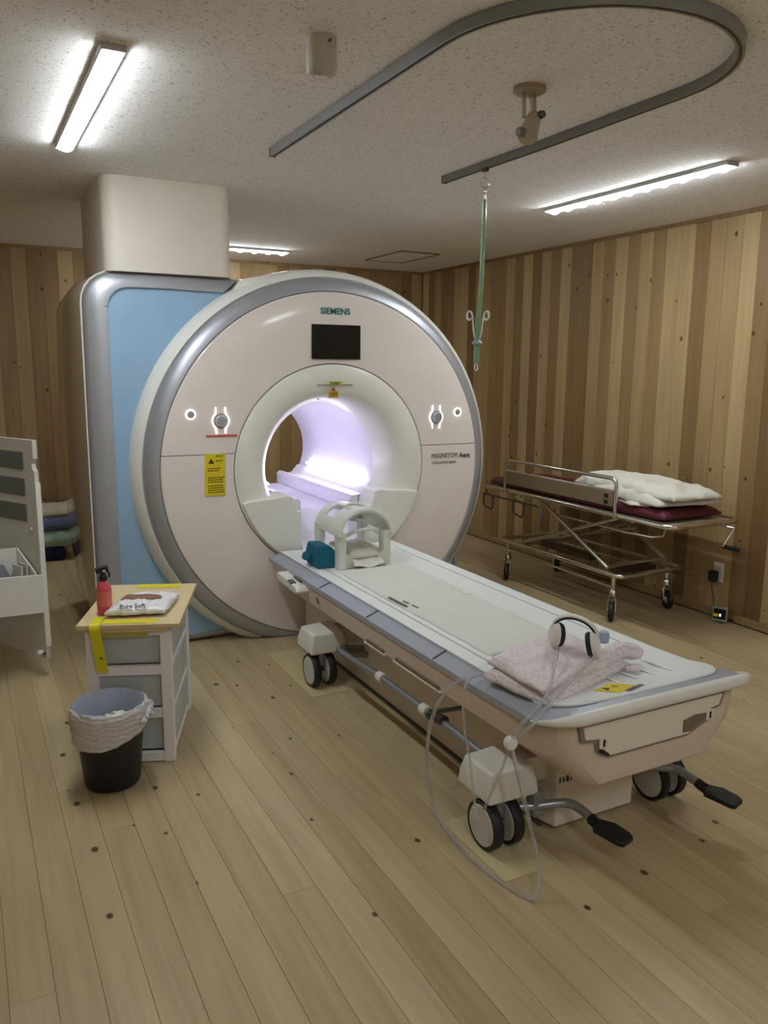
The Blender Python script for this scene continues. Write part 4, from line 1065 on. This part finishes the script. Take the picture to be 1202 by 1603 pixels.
for yy in (3.5, 4.1, 4.7):
    T([(XA, yy, .655), (XB, yy, .655)], .010, 'cross_bar')
MB().pillow([(XA+.055, YA+.10), (XB-.055, YA+.10), (XB-.055, YZ-.03), (XA+.055, YZ-.03)], .675, .075, 24, 60, p=12, amp=.002, fr=4, under=.3).build('mattress', MAROON, sr, angle=70)
# side rail near side
def side_rail(x, s):
    g = T([(x, 3.625, .66)]+[(x, 3.625, .72), (x, 3.625, .86)]+[(x, 3.625+.045*(1-math.cos(R(a))), .86+.04*math.sin(R(a))) for a in (30, 60, 90)]+[(x, 4.2, .90)]+[(x, 4.755-.045*(1-math.cos(R(a))), .86+.04*math.sin(R(a))) for a in (90, 60, 30)]+[(x, 4.755, .86), (x, 4.755, .66)], .0125, 'side_rail')
    MB().box((x, 4.19, .775), (.014, 1.10, .095)).build('rail_panel', mat('rail_panel', rgb(150, 134, 110), .35, metal=.3), g, bevel=.003)
    T([(x, 3.63, .825), (x, 4.75, .825)], .006, 'rail_rod', parent=g)
    for k in range(2):
        MB().box((x-.009*s, 3.70, .79-.04*k), (.004, .03, .022)).build('rail_mark', BLACK, g, smooth=False)
side_rail(XA-.022, 1)
T([(XB+.02, 3.70, .66), (XB+.02, 3.70, .60), (XB+.02, 4.70, .60), (XB+.02, 4.70, .66)], .010, 'lowered_side_rail')
# scissor legs
for x in (XA+.03, XB-.04):
    T([(x, 4.42, .655), (x, 3.72, .325)], .0125, 'scissor_leg')
    T([(x+.018, 3.66, .65), (x+.018, 4.58, .315)], .0125, 'scissor_leg')
T([(XA+.03, 4.02, .475), (XB-.03, 4.02, .475)], .010, 'pivot_bar')
T([(XA+.03, 3.72, .325), (XB-.04, 3.72, .325)], .011, 'cross_bar'); T([(XA+.03, 4.58, .315), (XB-.02, 4.58, .315)], .011, 'cross_bar')
# base frame
bp_ = []
z = .292
for (cx, cy, a0) in ((XB-.05, 4.80, 0), (XA+.05, 4.80, 90), (XA+.05, 3.62, 180), (XB-.05, 3.62, 270)):
    for k in range(4):
        a = R(a0+90*k/3); bp_.append((cx+.035*math.cos(a), cy+.035*math.sin(a), z))
T(bp_, .015, 'base_frame', closed=True)
T([(XA+.015, 3.64, .215), (XA+.015, 4.78, .225)], .007, 'lower_rod'); T([(XB-.02, 3.64, .225), (XB-.02, 4.78, .225)], .007, 'lower_rod')
for yy in (3.85, 4.6): T([(XA+.01, yy, z), (XB-.01, yy, z)], .010, 'cross_bar')
MB().box((3.78, 3.74, .29), (.30, .10, .03)).build('pump_box', DSTEEL, sr, bevel=.004)
MB().box((3.78, 4.4, .275), (.10, .60, .03)).build('lift_beam', DSTEEL, sr, bevel=.004)
def caster(x, y, rz, rad=.062):
    wl = MB().lathe([(.0001, -.013), (rad*.6, -.013), (rad*.62, -.016), (rad*.95, -.013), (rad, -.006), (rad, .006), (rad*.95, .013), (rad*.62, .016), (rad*.6, .013), (.0001, .013)], (0, 0, 0), 28, 'x')
    rm = Euler((0, 0, R(rz))).to_matrix(); off = rm @ Vector((0, -.03, 0))
    wl.v = [tuple(rm @ Vector(v)+Vector((x+off.x, y+off.y, rad))) for v in wl.v]
    wo_ = wl.build('caster_wheel', BLACK, sr)
    hb = MB().lathe([(.0001, -.018), (rad*.35, -.017), (rad*.42, -.013)], (0, 0, 0), 16, 'x'); hb.v = [tuple(rm @ Vector(v)+Vector((x+off.x, y+off.y, rad))) for v in hb.v]
    hb.build('wheel_hub', STEEL, wo_)
    fk = MB()
    for sg in (-1, 1):
        a = rm @ Vector((sg*.024, -.03, 0)); b = rm @ Vector((sg*.022, 0, 0))
        fk.tube([(x+a.x, y+a.y, rad), (x+b.x*.9+a.x*.1, y+b.y*.9+a.y*.1, rad+.07), (x, y, rad+.092)], .007, 6)
    fk.build('caster_fork', STEEL, sr)
    MB().lathe([(.0001, .275), (.014, .275), (.014, .20), (.024, .19), (.028, .155), (.022, .148), (.0001, .146)], (x, y, 0), 16).build('caster_stem', STEEL, sr)
caster(3.535, 3.655, -50); caster(3.535, 4.76, -45); caster(4.045, 3.70, -20); caster(4.045, 4.80, -50)
# brake fork by the far near-end wheel
MB().tube([(4.0, 3.62, .27), (3.96, 3.58, .18), (3.955, 3.57, .10)], .008, 8).build('brake_lever', DSTEEL, sr)
# crank
ck = T([(3.95, 3.26, .655), (3.95, 3.18, .645), (3.97, 3.15, .64)], .010, 'crank_shaft')
T([(3.97, 3.15, .64), (3.865, 3.135, .545)], .006, 'crank_arm', parent=ck)
T([(3.865, 3.135, .545), (3.955, 3.10, .522)], .013, 'crank_grip', BLACK, parent=ck)
# handle loops at the far end, lower bent bars
T([(3.55, 3.62, .57), (3.60, 3.42, .57), (3.64, 3.38, .58), (3.66, 3.37, .65)], .007, 'bent_rod')
T([(3.56, 3.62, .57), (3.56, 4.30, .57)], .007, 'bent_rod')
def loopbar(y, x=3.46):
    p = [(x, y-.05, .62), (x, y-.065, .60), (x, y-.06, .53), (x, y-.04, .515), (x, y+.045, .53), (x, y+.06, .545), (x, y+.055, .61), (x, y+.035, .63)]
    T(p, .0065, 'foot_bar', DSTEEL, closed=True)
loopbar(4.93); loopbar(4.56)
T([(3.46, 5.0, .62), (3.46, 4.35, .62), (3.46, 4.30, .59), (3.46, 4.28, .52)], .007, 'foot_bar', DSTEEL)
T([(3.46, 4.95, .66), (3.46, 4.95, .62)], .006, 'foot_bar', DSTEEL)
# blanket / pillow
bl = thing('white_duvet', (3.8, 3.72, .75), 'rumpled white duvet folded on the near half of the stretcher', 'duvet')
MB().pillow([(3.565, 3.36), (4.00, 3.30), (4.03, 4.12), (3.60, 4.16)], .752, .050, 44, 60, p=5, amp=.022, fr=9, seed=4, zt=lambda u, v: .012+.035*math.sin(v*2.6)).build('lower_layer', CLOTHW, bl, angle=80)
MB().pillow([(3.60, 3.28), (3.97, 3.26), (4.00, 4.13), (3.62, 4.16)], .792, .055, 44, 60, p=3, amp=.030, fr=8, seed=14, zt=lambda u, v: .020+.055*v*(1-.25*v)).build('upper_layer', CLOTHW, bl, angle=80)
MB().pillow([(3.535, 3.56), (3.60, 3.46), (3.66, 3.62), (3.60, 3.74)], .742, .022, 10, 10, p=6, amp=.006, fr=20).build('folded_corner', CLOTHW, bl, angle=80)

# ------------------------------------------------------------------ OUTLET, ADAPTER, SMALL MONITOR
ot = thing('wall_outlet', (XR, 3.415, .29), 'white wall socket plate low on the right wood wall', 'wall outlet')
MB().box((XR-.004, 3.42, .290), (.008, .075, .125)).build('cover_plate', PLW, ot, bevel=.003)
MB().box((XR-.009, 3.42, .315), (.003, .035, .035)).build('socket_face', PANG, ot, bevel=.001)
ad = thing('power_adapter', (XR-.03, 3.44, .25), 'black power adapter plugged into the wall socket with its cable', 'power adapter')
MB().box((XR-.030, 3.437, .262), (.042, .050, .068)).build('adapter_body', BLACK, ad, bevel=.005)
MB().tube(smooth_path([(XR-.035, 3.44, .23), (XR-.035, 3.435, .18), (XR-.03, 3.42, .12), (XR-.05, 3.40, .085), (XR-.08, 3.37, .06)]), .0028, 6).build('cable', BLACK, ad)
mo = thing('small_monitor', (4.12, 3.32, 0), 'small clear-cased monitor on the floor below the wall socket', 'monitor', rz=-62, local=True)
MB().box((0, .0, .050), (.090, .035, .095), (R(-12), 0, 0)).build('case', mat('monitor_case', rgb(140, 150, 140), .3), mo, bevel=.005)
MB().box((0, -.019, .055), (.072, .004, .062), (R(-12), 0, 0)).build('screen', SCREEN, mo, bevel=.001)
MB().box((-.022, -.0215, .046), (.026, .003, .020), (R(-12), 0, 0)).build('yellow_tag', YEL, mo, smooth=False)
MB().box((.004, -.0225, .048), (.010, .003, .016), (R(-12), 0, 0)).build('indicator', mat('lit_indicator', (1, 1, 1), .4, emit=.35), mo, smooth=False)
MB().tube(smooth_path([(.045, .02, .02), (.09, .05, .006), (.13, .03, .005), (.16, -.01, .005)]), .0028, 6).build('cable', BLACK, mo)

# ------------------------------------------------------------------ CEILING FITTINGS
# curtain rail (U shape)
rx0, rx1, ryc, ryend = 1.285, 2.225, 2.11, 3.55
rad = (rx1-rx0)/2; rc = (rx0+rx1)/2
path = [(rx0, 3.53), (rx0, 2.8), (rx0, 2.45)]+[(rc-rad*math.cos(R(a)), ryc-(rad-.0)*math.sin(R(a))) for a in range(0, 181, 9)]+[(rx1, 2.45), (rx1, 2.9), (rx1-.02, 3.60)]
def railstrip(path, prof, name, m_, parent):
    secs = []
    P = [Vector((p[0], p[1], 0)) for p in path]
    for i, p in enumerate(P):
        t = (P[min(i+1, len(P)-1)]-P[max(i-1, 0)]).normalized(); nn = Vector((-t.y, t.x, 0))
        secs.append([(p.x+nn.x*a, p.y+nn.y*a, b) for a, b in prof])
    return MB().loft(secs).build(name, m_, parent, angle=50)
crl = thing('curtain_rail', (rc, ryc, H), 'grey U-shaped track rail fixed to the ceiling', 'ceiling rail')
RM = mat('rail_grey', rgb(146, 146, 146), .35, metal=.5)
railstrip(path, [(-.013, H-.001), (-.013, H-.034), (-.005, H-.034), (-.005, H-.028), (.005, H-.028), (.005, H-.034), (.013, H-.034), (.013, H-.001)], 'rail', RM, crl)
railstrip(path, [(-.0045, H-.0285), (-.0045, H-.031), (.0045, H-.031), (.0045, H-.0285)], 'rail_slot', SEAM, crl)
for (x, y) in ((rx0, 3.533), (rx1-.02, 3.603)):
    MB().box((x, y, H-.018), (.030, .006, .036)).build('end_stop', DSTEEL, crl, bevel=.001)
# hanging pole
PX, PY = 2.128, 3.235
ip = thing('drip_hanger_pole', (PX, PY, H-.03), 'pale green hanger pole with wire hooks hanging from the ceiling rail', 'hanger pole')
MB().box((PX+.07, PY, H-.044), (.022, .03, .018)).build('glide', DSTEEL, ip, bevel=.003)
TXp = PX+.07
def ring(c, r, th, tilt, name, m_=STEEL):
    return MB().tube([(c[0]+r*math.cos(R(a))*math.cos(tilt), c[1]+r*math.cos(R(a))*math.sin(tilt), c[2]+r*math.sin(R(a))) for a in range(0, 360, 20)], th, 6, closed=True).build(name, m_, ip)
ZT = H-.053
MB().tube([(TXp, PY, ZT), (TXp, PY, ZT-.028)], .003, 6).build('hook_wire', STEEL, ip)
ring((TXp, PY, ZT-.048), .022, .0028, 0, 'ring'); ring((TXp, PY, ZT-.085), .018, .0028, 1.2, 'ring')
MB().tube([(TXp, PY, ZT-.100), (TXp, PY, ZT-.125)], .006, 8).build('end_eye', STEEL, ip)
zt = ZT-.12
MB().tube([(TXp, PY, zt), (TXp-.004, PY, zt-.35), (TXp-.018, PY, zt-.61)], .0105, 12).build('pole_tube', GREEN, ip)
MB().tube([(TXp-.018, PY, zt-.53), (TXp-.020, PY, zt-.735)], .014, 12).build('lower_tube', GREEN, ip)
zc = zt-.585
for a in (0, 60, 120, 180, 240, 300):
    if a in (60, 240): continue
    d = Vector((math.cos(R(a)), math.sin(R(a)), 0))
    pts = [Vector((TXp-.018, PY, zc))+d*.010+Vector((0, 0, -.05)), Vector((TXp-.018, PY, zc))+d*.022+Vector((0, 0, 0)), Vector((TXp-.018, PY, zc+.065))+d*.030,
           Vector((TXp-.018, PY, zc+.085))+d*.042, Vector((TXp-.018, PY, zc+.080))+d*.056, Vector((TXp-.018, PY, zc+.058))+d*.058, Vector((TXp-.018, PY, zc+.045))+d*.045, Vector((TXp-.018, PY, zc+.055))+d*.034]
    MB().tube(smooth_path(pts, 3), .003, 6).build('wire_hook', PLW, ip)
MB().lathe([(.010, -.012), (.026, -.010), (.026, -.004), (.016, .006), (.010, .02)], (TXp-.019, PY, zc-.055), 16).build('hook_collar', mat('collar_grey', rgb(150, 160, 156), .4), ip)
ring((TXp-.020, PY, zt-.757), .016, .0032, .5, 'ring', PLW)
MB().tube([(TXp-.02, PY, zt-.732), (TXp-.02, PY, zt-.743)], .006, 8).build('end_eye', PLW, ip)
# cylinder fitting
cf = MB().lathe([(.0001, -.100), (.036, -.100), (.042, -.095), (.044, -.086), (.044, 0), (.0001, 0)], (1.00, 2.325, H), 28).build('ceiling_speaker', CEILF, None)
tag(cf, 'short pale cylinder fitting on the ceiling left of the track rail', 'ceiling fitting')
MB().lathe([(.018, -.1005), (.018, -.108), (.0001, -.109)], (1.00, 2.325, H), 18).build('lens', mat('lens_pale', rgb(214, 208, 198), .3), cf)
MB().lathe([(.0001, -.008), (.004, -.007), (.004, 0)], (1.005, 2.280, H-.02), 8, 'y').build('screw', DSTEEL, cf)
# ceiling camera
cc = thing('ceiling_camera', (1.78, 2.37, H), 'beige surveillance camera hanging from the ceiling inside the rail loop', 'camera')
MB().lathe([(.0001, -.020), (.045, -.020), (.055, -.014), (.055, 0), (.0001, 0)], (1.78, 2.37, H), 28).build('mount_plate', CAMB, cc)
for dx in (-.024, .020):
    MB().tube([(1.78+dx, 2.37, H-.015), (1.78+dx, 2.365, H-.10)], .0075, 8).build('bracket_arm', CAMB, cc)
MB().tube([(1.78+.0, 2.37, H-.018), (1.785, 2.36, H-.07), (1.775, 2.36, H-.11)], .003, 6).build('cable', CEILF, cc)
MB().tube([(1.808, 2.375, H-.085), (1.768, 2.350, H-.150), (1.758, 2.343, H-.170)], [.024, .034, .034], 18).build('camera_body', CAMB, cc, bevel=.004)
MB().lathe([(.0001, -.012), (.014, -.012), (.016, 0), (.016, .01)], (1.728, 2.34, H-.155), 14, 'x').build('lens', mat('lens_grey', rgb(120, 116, 104), .4), cc)
MB().lathe([(.0001, -.012), (.012, -.012), (.014, 0)], (1.812, 2.345, H-.088), 14, 'y').build('pivot_knob', DSTEEL, cc)
# ceiling hatch
hx0, hx1, hy0, hy1 = 3.27, 3.64, 6.0, 6.65
fr = thing('ceiling_hatch', ((hx0+hx1)/2, (hy0+hy1)/2, H), 'square access hatch with thin dark frame in the far ceiling', 'ceiling hatch')
MB().box(((hx0+hx1)/2, (hy0+hy1)/2, H-.003), (hx1-hx0-.03, hy1-hy0-.03, .006)).build('hatch_panel', CEIL, fr, smooth=False)
for (cx, cy, dx, dy) in (((hx0+hx1)/2, hy0, hx1-hx0, .016), ((hx0+hx1)/2, hy1, hx1-hx0, .016), (hx0, (hy0+hy1)/2, .016, hy1-hy0), (hx1, (hy0+hy1)/2, .016, hy1-hy0)):
    MB().box((cx, cy, H-.004), (dx, dy, .008)).build('frame_strip', mat('hatch_frame', rgb(116, 106, 90), .5), fr, smooth=False)

for o in LOCALS:
    if '_local' in o.keys(): del o['_local']
